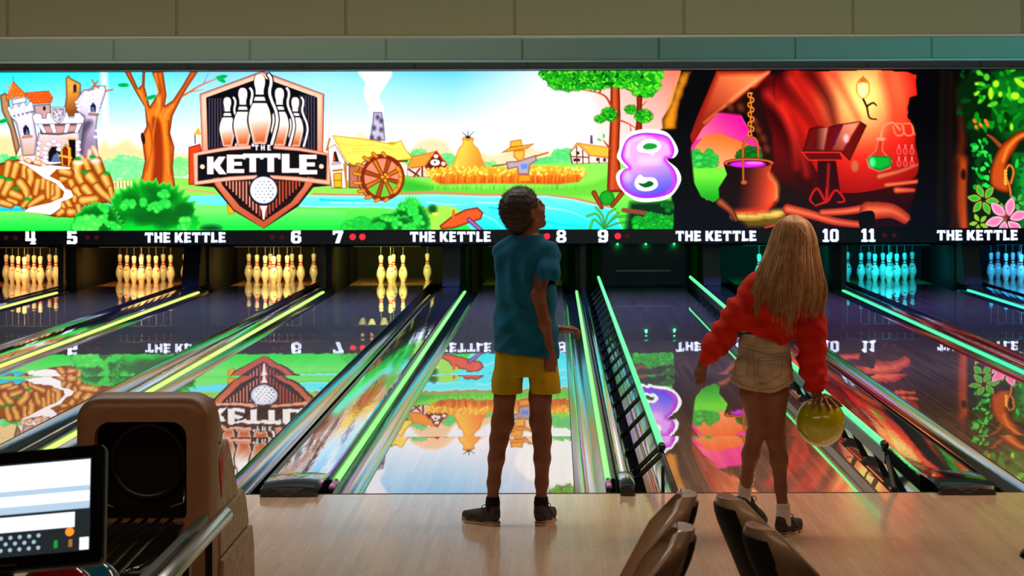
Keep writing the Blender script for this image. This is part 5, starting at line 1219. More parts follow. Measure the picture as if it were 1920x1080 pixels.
# legs
V.chain([B(954, 690), B(945, 745), B(941, 792, .01), B(934, 824), B(929, 860, -.010), B(924, 905), B(922, 938), B(922, 962)], [.056, .047, .0505, .041, .0362, .029, .0246, .024], .02)
V.chain([B(1014, 690), B(1011.5, 745), B(1012, 790, .01), B(1015, 824, 0), B(1015, 860, -.010), B(1014, 905), B(1013, 938), B(1013, 962)], [.056, .050, .049, .042, .0372, .029, .0240, .024], .02)
V.ell(B(939, 806, .030), (.030, .028, .04), None, .02); V.ell(B(1013, 806, .030), (.030, .028, .04), None, .02)
# near arm hanging at the side
V.chain([B(1028, 470, -.02), B(1014, 520, -.075), B(1008, 553, -.10), B(1020, 606, -.095), B(1028, 650, -.075), B(1030, 662, -.07)], [.042, .036, .033, .030, .0215, .021], .015)
hand(V, B(1030, 660, -.07), (.03, .03, -1), (-.6, .8, 0), (.5, .8, 0), .90, .42)
# far arm bent across the front, only its fist shows at the right
V.chain([B(950, 475, .04), B(958, 545, .12), B(975, 590, .16)], [.042, .034, .031], .015)
V.chain([B(975, 590, .16), B(1012, 606, .20), B(1049, 618, .19)], [.031, .028, .021], .015)
hand(V, B(1049, 618, .19), (1, -.12, .02), (.1, -.5, -.9), (.1, -.3, .9), .86, 1.05)
# feet inside the shoes
V.chain([B(922, 958), (B(922, 0)[0], BY, .055), (B(905, 0)[0], BY+.05, .045)], [.022, .021, .020], .02)
V.chain([B(1013, 958), (B(1013, 0)[0], BY, .055), (B(1015, 0)[0], BY+.07, .045)], [.022, .021, .020], .02)
V.mesh('body', m_skin, boy); eyes(HL, HR, .98, boy)
# hair
V = Vol(hc-.16, hc+.17, .0036)
V.ell(HL(0, -.016, .034), (.084, .100, .090), HR, .0); V.ell(HL(0, -.045, -.012), (.072, .066, .080), HR, .03)
def wob(a, f, g=0): return lambda X, Y, Z: a*(np.sin(X*f+3*np.sin(Z*f*.7+g))*np.sin(Y*f*1.1+1.3+2*np.sin(X*f*.5))+np.sin(Z*f*1.3+2*np.sin(Y*f*.6+g)))
V.warp(wob(.0012, 160)); V.warp(wob(.0010, 420, 2))
V.cut(HL(0, .060, .048), HR @ np.array((0, 1, -.62))); V.cut(HL(0, 0, -.080), HR @ np.array((0, .2, -1)))
V.ell(HL(.080, .010, -.018), (.022, .034, .040), HR, .006, True); V.ell(HL(-.080, .010, -.018), (.022, .034, .040), HR, .006, True)
hb = V.mesh('hair', m_hairb, boy)
R = random.Random(2); mb = MB()
hv = [v.co.copy() for v in hb.data.vertices]; hn = [v.normal.copy() for v in hb.data.vertices]
for _ in range(2600):
    i = R.randrange(len(hv)); p, n = hv[i], hn[i]
    if (np.array(p)-HL(0, 0, 0)) @ (HR @ np.array((0, .55, -1))) > .075: continue
    t = Vector((R.uniform(-1, 1), R.uniform(-1, 1), R.uniform(-1, 1))); l = R.uniform(.0015, .0045)
    mb.tube([p-n*.003, p+n*l*.5+t*.002, p+n*l+t*.006, p+n*l*.9+t*.010], [.0007, .0006, .0005, .0003], 3, False)
keep(mb.build('hair_curls', m_hairb, fix=False), boy)
# t-shirt
m_tee = fabric('blue cotton', (14, 108, 146), (10, 94, 130))
V = Vol((B(905, 0)[0], BY-.24, .72), (B(1066, 0)[0], BY+.25, 1.37), .0036)
V.stack([(B(0, 690)[2], B(984.5, 0)[0], BY, .164, .113, ty), (B(0, 640)[2], B(985, 0)[0], BY, .152, .102, ty), (B(0, 580)[2], B(984, 0)[0], BY, .146, .098, ty), (B(0, 520)[2], B(984, 0)[0], BY, .141, .100, ty), (B(0, 480)[2], B(986, 0)[0], BY, .130, .090, ty), (B(0, 458)[2], B(989, 0)[0], BY, .092, .070, ty), (B(0, 444)[2], B(991, 0)[0], BY, .060, .054, ty)], .02)
V.chain([B(962, 462), B(945, 474, .01), B(950, 510, .06)], [.052, .048, .050], .03)
def sleeve(W): W.chain([B(1008, 464), B(1028, 475, -.025), B(1023, 512, -.065), B(1024, 560, -.08)], [.052, .050, .060, .068], .025)
def warps(W):
    W.warp(lambda X, Y, Z: .0085*np.sin(78*(X-Y*.3)+14*Z+2.6*np.sin(7*Z))*np.clip((Z-.92)*4, 0, 1)*np.clip((1.26-Z)*9, 0, 1))
    W.warp(lambda X, Y, Z: .007*np.sin(34*Z+26*X+1.8*np.sin(14*X+3))*np.exp(-((Z-.92)/.10)**2))
    W.warp(lambda X, Y, Z: .0035*np.sin(52*Z-48*X+2*np.sin(11*Z+20*Y)))
    W.warp(lambda X, Y, Z: -.008*np.exp(-((Z+.55*(X+.14)-1.0)/.012)**2)*np.exp(-((X+.17)/.07)**2)*(Y < BY))
import copy as _cp
V.D[:] = V.D; Vin = _cp.deepcopy(V); Vs = Vol((B(905, 0)[0], BY-.24, .72), (B(1066, 0)[0], BY+.25, 1.37), .0036)
sleeve(Vs)
Vi2 = _cp.deepcopy(Vs); Vs.cut(B(1024, 527, -.07), (-.20, -.12, -1)); Vi2.cut(B(1024, 533, -.07), (-.20, -.12, -1))
h_ = np.clip(.5+.5*(Vin.D-Vi2.D)/.02, 0, 1); Vin.D = Vin.D*(1-h_)+Vi2.D*h_-.02*h_*(1-h_)
h_ = np.clip(.5+.5*(V.D-Vs.D)/.02, 0, 1); V.D = V.D*(1-h_)+Vs.D*h_-.02*h_*(1-h_)
warps(V); warps(Vin)
V.D = np.maximum(V.D, -(Vin.D+.008))
V.cut(B(984, 664), (-.13, 0, -1))
V.cone(B(992, 436), B(991, 420), .050, .070, .004, sub=True)
V.mesh('t_shirt', m_tee, boy)
mb = MB(); cc = B(992, 438.5); mb.tube([(cc[0]+.053*math.cos(t)*1.0, cc[1]+.048*math.sin(t), cc[2]-.008+.006*math.sin(t)) for t in [2*math.pi*i/28 for i in range(29)]], .0055, 8, False)
keep(mb.build('collar', m_tee, smooth=True), boy)
# shorts
m_sh = fabric('mustard cotton', (190, 164, 16), (174, 148, 12), 300)
V = Vol((B(905, 0)[0], BY-.2, .55), (B(1066, 0)[0], BY+.2, .90), .0036)
V.stack([(B(0, 706)[2], B(984, 0)[0], BY, .140, .100, ty), (B(0, 680)[2], B(985, 0)[0], BY, .139, .094, ty), (B(0, 640)[2], B(985, 0)[0], BY, .122, .082, ty)], .01)
V.stack([(B(0, 742)[2], B(949, 0)[0], BY, .070, .084, 0), (B(0, 712)[2], B(951, 0)[0], BY, .072, .082, 0), (B(0, 660)[2], B(958, 0)[0], BY+.006, .066, .062, 0)], .012)
V.stack([(B(0, 742)[2], B(1020, 0)[0], BY, .073, .084, 0), (B(0, 712)[2], B(1019, 0)[0], BY, .073, .088, 0), (B(0, 660)[2], B(1012, 0)[0], BY-.006, .066, .062, 0)], .012)
V.warp(lambda X, Y, Z: .003*np.sin(60*X+20*Z+2*np.sin(12*Z))+.0025*np.sin(38*Z+25*X))
V.shell(.009); V.cut((0, 0, B(0, 739.5)[2]), (0, 0, -1))
V.mesh('shorts', m_sh, boy)
# socks and shoes
for x in (922, 1013):
    V = Vol((B(x, 0)[0]-.06, BY-.06, .03), (B(x, 0)[0]+.06, BY+.09, .17), .0036)
    V.chain([(B(x, 0)[0], BY, .131), (B(x, 0)[0], BY, .10), (B(x, 0)[0], BY, .06), (B(x, 0)[0], BY+.03, .055)], [.031, .032, .033, .028], .01); V.cut((0, 0, .132), (0, 0, 1)); V.shell(.006)
    V.mesh('sock', m_sockd, boy)
shoe(boy, (B(923, 0)[0], BY-.008, .0), math.radians(-52), .215, -1, lace_out=-.3)
shoe(boy, (B(1013, 0)[0], BY-.008, .0), math.radians(12), .225, 1, lace_out=1)
# ---------------------------------------------------------------- girl with long fair hair and a yellow ball
GY = 9.40
girl = thing('person', 'child with long blond hair in orange sweatshirt and denim shorts holding a ball', 'person', (1.08, GY, 0))
def G(x, y, dy=0): return np.array(sp(x, y, GY+dy))
V = Vol((G(1285, 0)[0], GY-.22, .03), (G(1590, 0)[0], GY+.35, 1.47), .004)
gh = G(1487, 452, .03); GR = ori(math.radians(4), math.radians(-6), 0)
GL = head(V, gh, GR, .97)
V.chain([G(1480, 506), G(1485, 480, .01), G(1487, 462, .02)], [.045, .040, .042], .02)
gy = .06
V.stack([(G(0, 716)[2], G(1433, 0)[0], GY, .088, .066, gy), (G(0, 695)[2], G(1432, 0)[0], GY, .112, .082, gy), (G(0, 650)[2], G(1434, 0)[0], GY, .100, .074, gy), (G(0, 615)[2], G(1440, 0)[0], GY, .092, .068, gy), (G(0, 560)[2], G(1456, 0)[0], GY, .104, .074, gy), (G(0, 520)[2], G(1468, 0)[0], GY, .112, .068, gy), (G(0, 498)[2], G(1476, 0)[0], GY, .07, .05, gy)], .03)
# legs: the planted right one, the left one trailing with its heel lifted
RF = np.array((G(1464, 0)[0], 9.345, 0)); LF = np.array((G(1398, 0)[0], 9.52, 0))
V.chain([G(1452, 700), G(1453, 738, -.0), G(1450, 795, .01), G(1453, 822), G(1459, 862, -.015), G(1462, 915, -.03), (RF[0], RF[1], .12), (RF[0], RF[1], .07), (RF[0]+.015, RF[1]+.08, .045)], [.060, .058, .048, .042, .0385, .026, .0245, .027, .026], .02)
V.chain([G(1412, 700), G(1409, 738, .01), G(1421, 797, .04), G(1416, 815, .05), G(1406, 852, .06), G(1398, 900, .08), (G(1396, 0)[0], 9.50, .135), (G(1392, 0)[0], 9.49, .10), (G(1402, 0)[0], 9.55, .05)], [.060, .056, .044, .041, .039, .026, .0245, .028, .026], .02)
# arms
V.chain([G(1428, 520, 0), G(1390, 578, -.02), G(1362, 615, -.01), G(1318, 678, .04), G(1314, 688, .04)], [.040, .034, .030, .0215, .020], .015)
hand(V, G(1315, 684, .04), (-.10, .06, -1), (.5, .8, 0), (.4, .9, 0), .72, .30)
V.chain([G(1522, 520, 0), G(1522, 590, -.03), G(1522, 640, -.03), G(1527, 722, -.03), G(1529, 738, -.03)], [.040, .034, .031, .0215, .021], .015)
bc = G(1537, 791, -.03)
# hand laid over the top of the ball, fingers spread down its camera side
w = Vector(G(1530, 737, -.03)); W = .010
V.cone(w, Vector(G(1533, 748, -.025)), .021, .024, .012)
V.ell(G(1535, 751, -.03), (.036, .034, .017), None, .01)
bcv = Vector(bc); br = .1105
for i, (az, l0) in enumerate(((-118, 38), (-96, 42), (-74, 42), (-50, 38))):
    pts = []
    for el in (14, 30, l0+6, l0+15):
        a, e = math.radians(az), math.radians(el); pts.append(bcv+Vector((math.sin(e)*math.cos(a), math.sin(e)*math.sin(a), math.cos(e)))*(br+.0075))
    V.chain(pts, [.0095, .0088, .0080, .0068], .003)
pts = [bcv+Vector((math.sin(math.radians(e))*math.cos(math.radians(az)), math.sin(math.radians(e))*math.sin(math.radians(az)), math.cos(math.radians(e))))*(br+.008) for az, e in ((10, 10), (5, 26), (-8, 42), (-14, 52))]
V.chain(pts, [.012, .0105, .009, .0072], .004)
V.mesh('body', m_skin2, girl, relax=1); eyes(GL, GR, .97, girl)
# sweatshirt
m_sw = fabric('orange red fleece', (206, 40, 14), (190, 32, 10), 260)
V = Vol((G(1292, 0)[0], GY-.24, .62), (G(1566, 0)[0], GY+.25, 1.22), .004)
V.stack([(G(0, 668)[2], G(1436, 0)[0], GY, .118, .098, gy), (G(0, 640)[2], G(1436, 0)[0], GY, .126, .104, gy), (G(0, 610)[2], G(1440, 0)[0], GY, .136, .108, gy), (G(0, 570)[2], G(1452, 0)[0], GY, .146, .108, gy), (G(0, 530)[2], G(1464, 0)[0], GY, .146, .096, gy), (G(0, 508)[2], G(1472, 0)[0], GY, .112, .076, gy), (G(0, 494)[2], G(1478, 0)[0], GY, .066, .056, gy)], .02)
V.chain([G(1440, 518), G(1416, 540, -.01), G(1388, 585, -.02), G(1364, 616, -.01), G(1342, 645, .02), G(1326, 672, .03)], [.052, .058, .066, .062, .056, .036], .03)
V.chain([G(1511, 520), G(1520, 560, -.01), G(1521, 610, -.03), G(1522, 660, -.03), G(1524, 700, -.03), G(1527, 722, -.03)], [.055, .062, .062, .060, .058, .046], .03)
V.cone(G(1527, 718, -.03), G(1527, 730, -.03), .043, .034, .008); V.cone(G(1325, 670, .03), G(1317, 686, .04), .036, .028, .008)
V.warp(lambda X, Y, Z: .0045*np.sin(48*(Z*.9+X*.5)+2.6*np.sin(13*X+7*Z))+.003*np.sin(90*Z+30*X+2*np.sin(31*X)))
V.warp(lambda X, Y, Z: .008*np.sin(110*Z+2*np.sin(40*X))*np.exp(-((Z-G(0, 712)[2])/.035)**2)*(X > G(1490, 0)[0]))
V.warp(lambda X, Y, Z: .007*np.sin(70*(Z*1.1+X*.9))*np.exp(-((X-G(1345, 0)[0])/.06)**2)*(X < G(1390, 0)[0]))
V.shell(.009)
X, Y_, Z = V.ax[0][:, None, None], V.ax[1][None, :, None], V.ax[2][None, None, :]
# slanted lower edge of the trunk, lifted at the left, hanging at the right
xs_ = [G(1380, 0)[0], G(1420, 0)[0], G(1458, 0)[0], G(1482, 0)[0]]; zs_ = [G(0, 621)[2], G(0, 632)[2], G(0, 648)[2], G(0, 642)[2]]
hem = np.interp(X.ravel(), xs_, zs_)[:, None, None]+.004*np.sin(60*X)
trunk = (((X-G(1436, 0)[0])/.150)**2+((Y_-GY)/.135)**2) < 1
pl = hem-Z
V.D = np.where(trunk & (X < G(1489, 0)[0]) & (pl > 0), np.maximum(V.D, np.minimum(pl, .02)), V.D)
V.cut(G(1316, 687, .04), (-.45, .0, -1)) if False else None
V.cone(G(1480, 488), G(1482, 474), .046, .06, .004, sub=True)
e = G(1527, 734, -.03); V.D = np.where((X > G(1490, 0)[0]) & (Z < e[2]), np.maximum(V.D, np.minimum(e[2]-Z, .02)), V.D)
q = (X-G(1316, 0)[0])*(-.55)+(G(0, 688)[2]-Z)*.84; V.D = np.where(X < G(1345, 0)[0], np.maximum(V.D, np.clip(q, -1, .02)), V.D)
V.mesh('sweatshirt', m_sw, girl)
# denim shorts
m_den = fabric('washed denim', (206, 190, 164), (178, 160, 134), 500, .35); m_seam = mat('denim seam', (134, 116, 94), .8); m_fray = mat('frayed cotton', (214, 200, 180), .8)
V = Vol((G(1345, 0)[0], GY-.18, .58), (G(1500, 0)[0], GY+.2, .95), .0036)
V.stack([(G(0, 716)[2], G(1431, 0)[0], GY, .132, .100, gy), (G(0, 690)[2], G(1431, 0)[0], GY, .130, .102, gy), (G(0, 660)[2], G(1432, 0)[0], GY, .119, .090, gy), (G(0, 622)[2], G(1434, 0)[0], GY, .109, .080, gy)], .01)
V.stack([(G(0, 745)[2], G(1393, 0)[0], GY, .074, .084, 0), (G(0, 716)[2], G(1399, 0)[0], GY, .074, .090, 0), (G(0, 680)[2], G(1405, 0)[0], GY, .066, .088, 0)], .014)
V.stack([(G(0, 748)[2], G(1452, 0)[0], GY, .082, .084, 0), (G(0, 716)[2], G(1451, 0)[0], GY, .082, .090, 0), (G(0, 680)[2], G(1449, 0)[0], GY, .070, .088, 0)], .014)
V.ell(G(1404, 690, -.065), (.055, .045, .06), None, .02); V.ell(G(1455, 692, -.065), (.06, .045, .062), None, .02)
V.warp(lambda X, Y, Z: .0022*np.sin(70*X+50*Z+2*np.sin(20*Z))+.0015*np.sin(130*Z+20*X))
V.shell(.008)
X, Y_, Z = V.ax[0][:, None, None], V.ax[1][None, :, None], V.ax[2][None, None, :]
hx = [G(1355, 0)[0], G(1384, 0)[0], G(1414, 0)[0], G(1417, 0)[0], G(1450, 0)[0], G(1490, 0)[0]]; hz = [G(0, 712)[2], G(0, 728)[2], G(0, 736)[2], G(0, 738)[2], G(0, 736)[2], G(0, 717)[2]]
V.D = np.maximum(V.D, np.interp(X.ravel(), hx, hz)[:, None, None]-Z); V.cut((0, 0, G(0, 628)[2]), (.0, 0, 1))
sh = V.mesh('denim_shorts', m_den, girl)
from mathutils.bvhtree import BVHTree
bv = BVHTree.FromPolygons([v.co[:] for v in sh.data.vertices], [p.vertices[:] for p in sh.data.polygons])
def on(x, y, lift=.0008):
    o = Vector((0, 0, CAMZ)); d = (Vector(sp(x, y, GY))-o).normalized(); h = bv.ray_cast(o, d)
    return (h[0]-d*lift) if h[0] is not None else None
def seam(pts, r=.0011, dens=5, name='seam'):
    p = []
    for a, b in zip(pts, pts[1:]):
        for j in range(dens): p.append((a[0]+(b[0]-a[0])*j/dens, a[1]+(b[1]-a[1])*j/dens))
    p.append(pts[-1]); q = [on(*v) for v in p]; q = [v for v in q if v is not None]
    if len(q) < 2: return
    mbs.tube(q, r, 5, False)
mbs = MB()
for pk in ([(1421, 671), (1466, 669), (1464, 702), (1443, 716), (1418, 704), (1421, 671)], [(1423, 677), (1464, 675)], [(1373, 666), (1402, 671), (1399, 704), (1383, 706), (1371, 699), (1373, 666)], [(1374, 672), (1401, 676)], [(1385, 643), (1420, 651), (1478, 655)], [(1388, 651), (1418, 659), (1440, 666), (1478, 660)], [(1411, 655), (1413, 700), (1414, 734)], [(1362, 705), (1388, 721), (1412, 729)], [(1419, 731), (1452, 729), (1482, 713)], [(1481, 652), (1483, 712)]):
    seam(pk)
keep(mbs.build('seams', m_seam, smooth=True, fix=False), girl)
mb = MB()
for x, y in ((1417, 634), (1466, 645), (1391, 636)):
    a, b = on(x, y-3, .003), on(x, y+11, .003)
    if a is not None and b is not None: mb.tube([a, (a+b)/2, b], .003, 6)
keep(mb.build('belt_loops', m_den, smooth=True), girl)
R = random.Random(6); mb = MB()
for _ in range(240):
    x = R.uniform(1358, 1487); y = np.interp(x, [1355, 1384, 1414, 1417, 1450, 1490], [712, 728, 736, 738, 736, 717])-1.2
    p = on(x, y, .0)
    if p is None: continue
    k = 2.2 if x < 1372 or x > 1480 else 1
    d = Vector((R.uniform(-.5, .5)-(.5 if x < 1372 else 0), R.uniform(-.6, .1), -1)).normalized()*R.uniform(.003, .008)*k
    mb.tube([p, p+d*.6+Vector((R.uniform(-.001, .001), 0, 0)), p+d], [.0008, .0007, .0004], 3, False)
keep(mb.build('frayed_hem', m_fray, fix=False), girl)['kind'] = 'stuff'
# socks and shoes
V = Vol((RF[0]-.06, RF[1]-.06, .03), (RF[0]+.08, RF[1]+.1, .2), .0036)
V.chain([(RF[0], RF[1], .146), (RF[0], RF[1], .10), (RF[0], RF[1], .06), (RF[0]+.01, RF[1]+.04, .05)], [.0305, .031, .033, .028], .01); V.cut((0, 0, .148), (0, 0, 1)); V.shell(.005); V.mesh('sock', m_sockw, girl)
a, b, c = np.array(G(1396, 906, .09)), np.array((G(1396, 0)[0], 9.50, .135)), np.array((G(1391, 0)[0], 9.49, .095))
V = Vol(np.minimum(np.minimum(a, b), c)-.06, np.maximum(np.maximum(a, b), c)+.07, .0036)
V.chain([a, b, c, c+np.array((.02, .03, -.02))], [.0315, .031, .033, .028], .01); V.cut(a+np.array((0, 0, .004)), (0, .1, 1)); V.shell(.005); V.mesh('sock', m_sockw, girl)
shoe(girl, (RF[0]-.004, RF[1]-.004, 0), math.radians(28), .225, 1, mark=True, lace_out=1)
shoe(girl, (G(1387, 0)[0], 9.475, .088), math.radians(42), .225, -1, pitch=math.radians(-31), lace_out=1, mark=False)
# long hair: a soft mass with strands laid over it
m_hg = mat('fair hair', (210, 166, 112), .42, spec=.6, tint=((168, 122, 74), 24))
m_hgl = mat('light hair strands', (236, 204, 158), .38, spec=.6); m_hgd = mat('darker hair strands', (150, 104, 62), .45)
V = Vol((G(1395, 0)[0], GY-.17, G(0, 640)[2]), (G(1560, 0)[0], GY+.2, 1.47), .004)
V.ell(GL(0, -.014, .026), (.082, .100, .090), GR, 0)
HY = [402, 406, 414, 425, 445, 470, 500, 530, 560, 600, 640]
HW = [3, 14, 27, 35, 42, 47, 55, 63, 69, 70, 68]; HX = [1487, 1487, 1487, 1487, 1487, 1485, 1481, 1477, 1474, 1471, 1470]
HC = [.02, .02, .02, .02, .022, .01, -.025, -.050, -.058, -.060, -.060]; HD = [.005, .035, .07, .088, .104, .100, .092, .076, .066, .060, .058]
hat = lambda y, A: float(np.interp(y, HY, A))
V.stack([(G(0, y)[2], G(hat(y, HX), 0)[0], GY+hat(y, HC)+.004, hat(y, HW)*.0024*.92, hat(y, HD)*.96, .02) for y in (445, 470, 500, 530, 556)]+[(G(0, 585)[2], G(1472, 0)[0], GY-.055, .11, .05, .02)], .02)
V.warp(lambda X, Y, Z: .0030*np.sin(150*(X+.10*np.sin(9*Z)))+.0016*np.sin(330*X+8*np.sin(7*Z)))
V.cut(GL(0, .055, .03), GR @ np.array((0, 1, -.45)))
V.ell(GL(0, .075, -.04), (.062, .06, .085), GR, .01, True)
V.mesh('hair', m_hg, girl)
R = random.Random(12); sets = [MB(), MB(), MB()]
for i in range(3000):
    phi = R.uniform(-1.75, 1.75); u = math.sin(phi); co = math.cos(phi)
    yend = 566+14*math.sin(phi*5+1)+10*math.sin(phi*11)+R.uniform(-24, 20)+(12 if u > .55 else 0)+(R.random()**2)*44*(1-abs(u))-8*(u < -.7)
    k_s = R.uniform(.985, 1.05); wv = R.uniform(0, 3.2); ph = R.uniform(0, 6); fr = R.uniform(.010, .022)
    clump = .045*math.sin(phi*9)+.03*math.sin(phi*17+1)
    pts = []
    for y in [403, 408, 416, 428, 446, 470, 495, 520, 545]+([yend] if yend > 552 else []):
        if y > yend: break
        t = max(0, (y-440)/150); uu = u+clump*t
        x = hat(y, HX)+hat(y, HW)*uu*k_s+wv*t*math.sin(ph+y*fr)*2.0-(9*t*t*u if y > 560 else 0)
        pts.append(G(x, y, hat(y, HC)-hat(y, HD)*max(co, -.25)*k_s-.003*R.random()))
    pts = [tuple(p) for p in spline(pts, False, 3)]
    n = len(pts); r0 = R.uniform(.0009, .0016)
    k = R.choice((0, 0, 1, 2, 0)); 
    sets[k].tube(pts, [r0*(1-.7*(j/(n-1))**3) for j in range(n)], 3, False)
for s_, m_, nm in zip(sets, (m_hg, m_hgl, m_hgd), ('hair_strands',)*3): keep(s_.build(nm, m_, fix=False, smooth=True), girl)
# ball in her hand
m_yb = mat('yellow bowling ball', (188, 190, 10), .18, coat=.8, coat_r=.08, tint=((170, 174, 8), 30))
yb = MB(); ns = 40
yb.grid([[(br*math.sin(t)*math.cos(p), br*math.sin(t)*math.sin(p), br*math.cos(t)) for p in [2*math.pi*j/64 for j in range(64)]] for t in [max(.0005, min(math.pi-.0005, math.pi*i/ns)) for i in range(ns+1)]], True)
o = yb.build('bowling_ball', m_yb, smooth=True, loc=tuple(bc)); tag(o, 'yellow bowling ball held low in the hand of the child with blond hair', 'bowling ball')
# ---------------------------------------------------------------- ball return at the left
m_tan = mat('tan moulded plastic', (150, 112, 80), .42, tint=((142, 105, 74), 30), bump=(300, .06))
m_tan2 = mat('khaki side panel', (158, 140, 110), .45, tint=((130, 108, 80), 20), bump=(300, .06))
m_chr = mat('brushed steel tube', (190, 190, 190), .22, .9)
m_grn = mat('dark green rail', (60, 84, 70), .35, .3)
m_redp = mat('red badge', (190, 62, 44), .45)
HX0, HX1, HY0 = -1.70, -1.225, 7.42
br_ = thing('ball_return', 'tan plastic bowling ball return hood with dark opening and red badge', 'ball return', ((HX0+HX1)/2, HY0, 0))
cx_ = (HX0+HX1)/2
def rrect(w, z0, z1, r, n=7, rb=.02):
    pts = []
    for cx, cz, a0, rr in ((w-r, z1-r, 0, r), (-w+r, z1-r, 90, r), (-w+rb, z0+rb, 180, rb), (w-rb, z0+rb, 270, rb)):
        for j in range(n): a = math.radians(a0+90*j/(n-1)); pts.append((cx+rr*math.cos(a), cz+rr*math.sin(a)))
    return pts
# front frame: ring between outer outline and the opening
W = (HX1-HX0)/2
def ring(y, w, z1, r, ins): return [(x, y, z) for x, z in rrect(w-ins, .02+ins*.3, z1-ins, max(.02, r-ins))]
zt = .85
orows = [ring(.14, W+.004, zt, .085, -.002), ring(.0, W, zt, .085, 0), ring(-.022, W, zt, .085, .010), ring(-.034, W, zt, .085, .026), ring(-.036, W, zt, .085, .045)]
op = rrect(.163, .415, .765, .055, rb=.03)
n0 = len(orows[0])
inner = [[(x-.005, y, z) for x, z in op] for y in (-.036, -.030, .02, .30)]
mb = MB(); mb.grid(orows+inner[:3], True)
mb.build('hood_frame', m_tan, br_, angle=50)
mb = MB(); k = MB(); mb.grid(inner[2:], True); mb.f.append(list(range(n0, 2*n0))); mb.m.append(0)
mb.build('opening', m_blk, br_, fix=False, angle=50)
# dark ring of the ball lift inside
mb = MB(); mb.grid([[(-.005+r*math.cos(t), y, .61+r*math.sin(t)) for t in [2*math.pi*j/36 for j in range(36)]] for r, y in ((.150, .108), (.145, .095), (.125, .09), (.118, .11))], True)
mb.build('lift_ring', m_blk, br_, smooth=True)
MB().box(-.2, .112, .36, .19, .122, .80).build('back_plate', m_blk, br_)
for q in (-1, 1):
    mb = MB().tube([(q*.150-.005, .0, .52), (q*.147-.005, -.01, .475), (q*.10-.005, -.015, .462)], .0035, 8); mb.build('guide_wire', m_chr, br_, smooth=True)
# body behind the frame: stepped side panels in profile (distance back, height)
sec = [[(0, .84), (.12, .82), (.20, .77), (.27, .70), (.30, .645), (0, .645)],
       [(0, .645), (.34, .648), (.40, .60), (.50, .50), (.60, .405), (0, .405)],
       [(0, .405), (.66, .41), (.72, .37), (.80, .25), (0, .25)],
       [(0, .245), (.82, .247), (.86, .16), (.88, .02), (0, .02)]]
for i, s_ in enumerate(sec):
    w = W-.006+i*.010
    MB().prism([(max(y+.045, .13), z) for y, z in s_], -w, w, 'YZ').build('side_panel', m_tan if i == 0 else m_tan2, br_, bevel=.022 if i < 1 else .012, seg=3)
bd = MB().prism([(.155, .60), (.285, .645), (.20, .46)], 0, .003, 'YZ'); bd.build('badge', m_redp, br_, loc=(W+.0055, 0, 0))
bd = MB()
for a, b in (((.185, .605), (.19, .565)), ((.19, .565), (.215, .60)), ((.215, .60), (.235, .62)), ((.205, .54), (.22, .58)), ((.2, .52), (.212, .50))):
    bd.tube([(0, a[0], a[1]), (0, b[0], b[1])], .0022, 5)
bd.build('badge_lines', mat('pale red line', (226, 120, 96), .5), br_, loc=(W+.009, 0, 0))
# trough floor and rods the balls roll along
mb = MB(); mb.add([(-.10, -.03, .42), (.15, -.03, .42), (.15, -.03, .20), (.06, -.30, .18), (-.14, -.30, .18), (-.14, -.03, .2)], [(0, 1, 2, 5)])
MB().prism([(-.165, .05), (.16, .05), (.16, .40), (.07, .33), (.02, .22), (-.165, .22)], -.03, .02, 'XZ').build('lower_panel', m_tan, br_, bevel=.006)
MB().prism([(-.165, .20), (.02, .20), (.09, .28), (.15, .41), (-.165, .41)], -.05, -.0305, 'XZ').build('trough', m_blk, br_, bevel=.004)
rack = thing('ball_rack', 'black rod ball rack in front of the tan hood', 'ball rack', (cx_, 6.0, .0))
for i in range(5):
    x = -.10+i*.045
    MB().tube([(x+.03, HY0-6.0-.06, .425), (x+.01, 1.0, .405), (x, .6, .385), (x-.02, -1.0, .375)], .0075, 8).build('rod', m_blkg, rack, smooth=True)
mb = MB().tube([(.13, .95, .36), (.05, .8, .335), (-.1, .75, .33), (-.18, .8, .36)], .016, 8); mb.build('hoop', m_blkg, rack, smooth=True)
MB().tube([(.17, .55, .34), (.06, .42, .32), (-.2, .42, .33)], .014, 8).build('hoop', m_blkg, rack, smooth=True)
for y in (.7, -.7): MB().box(-.03, y-.04, 0, .03, y+.04, .345).build('leg', m_blk, rack, bevel=.005)
for y in (.7, -.7): MB().box(-.16, y-.02, .34, .14, y+.02, .37).build('cross_bar', m_blk, rack, bevel=.004)
# steel and green side tubes running back from the hood
tb = thing('side_rail', 'thick brushed steel tube rail running forward from the ball return hood', 'rail', (-1.155, 6.0, .45))
T_ = MB(); T_.tube([(0, 1.33, .003), (0, 1.30, 0), (0, .4, -.0), (-.0, -1.2, -.0)], [.018, .027, .027, .027], 20); T_.build('tube', m_chr, tb, smooth=True)
MB().box(-.012, .95, -.45, .012, 1.0, -.02).build('leg', m_blk, tb); MB().box(-.012, -1.0, -.45, .012, -.95, -.02).build('leg', m_blk, tb)
tb = thing('side_rail', 'flat dark green rail beside the steel tube of the ball return', 'rail', (-1.222, 6.0, .44))
MB().box(-.014, .0, -.012, .014, 1.26, .016).build('bar', m_grn, tb, bevel=.003); MB().box(-.020, .0, -.03, -.014, 1.24, .010).build('lip', m_blk, tb); MB().box(.014, .0, -.03, .03, 1.1, -.01).build('lip', m_blk, tb)
MB().box(-.01, .9, -.44, .01, .95, -.012).build('leg', m_blk, tb); MB().box(-.01, .05, -.44, .01, .10, -.012).build('leg', m_blk, tb)
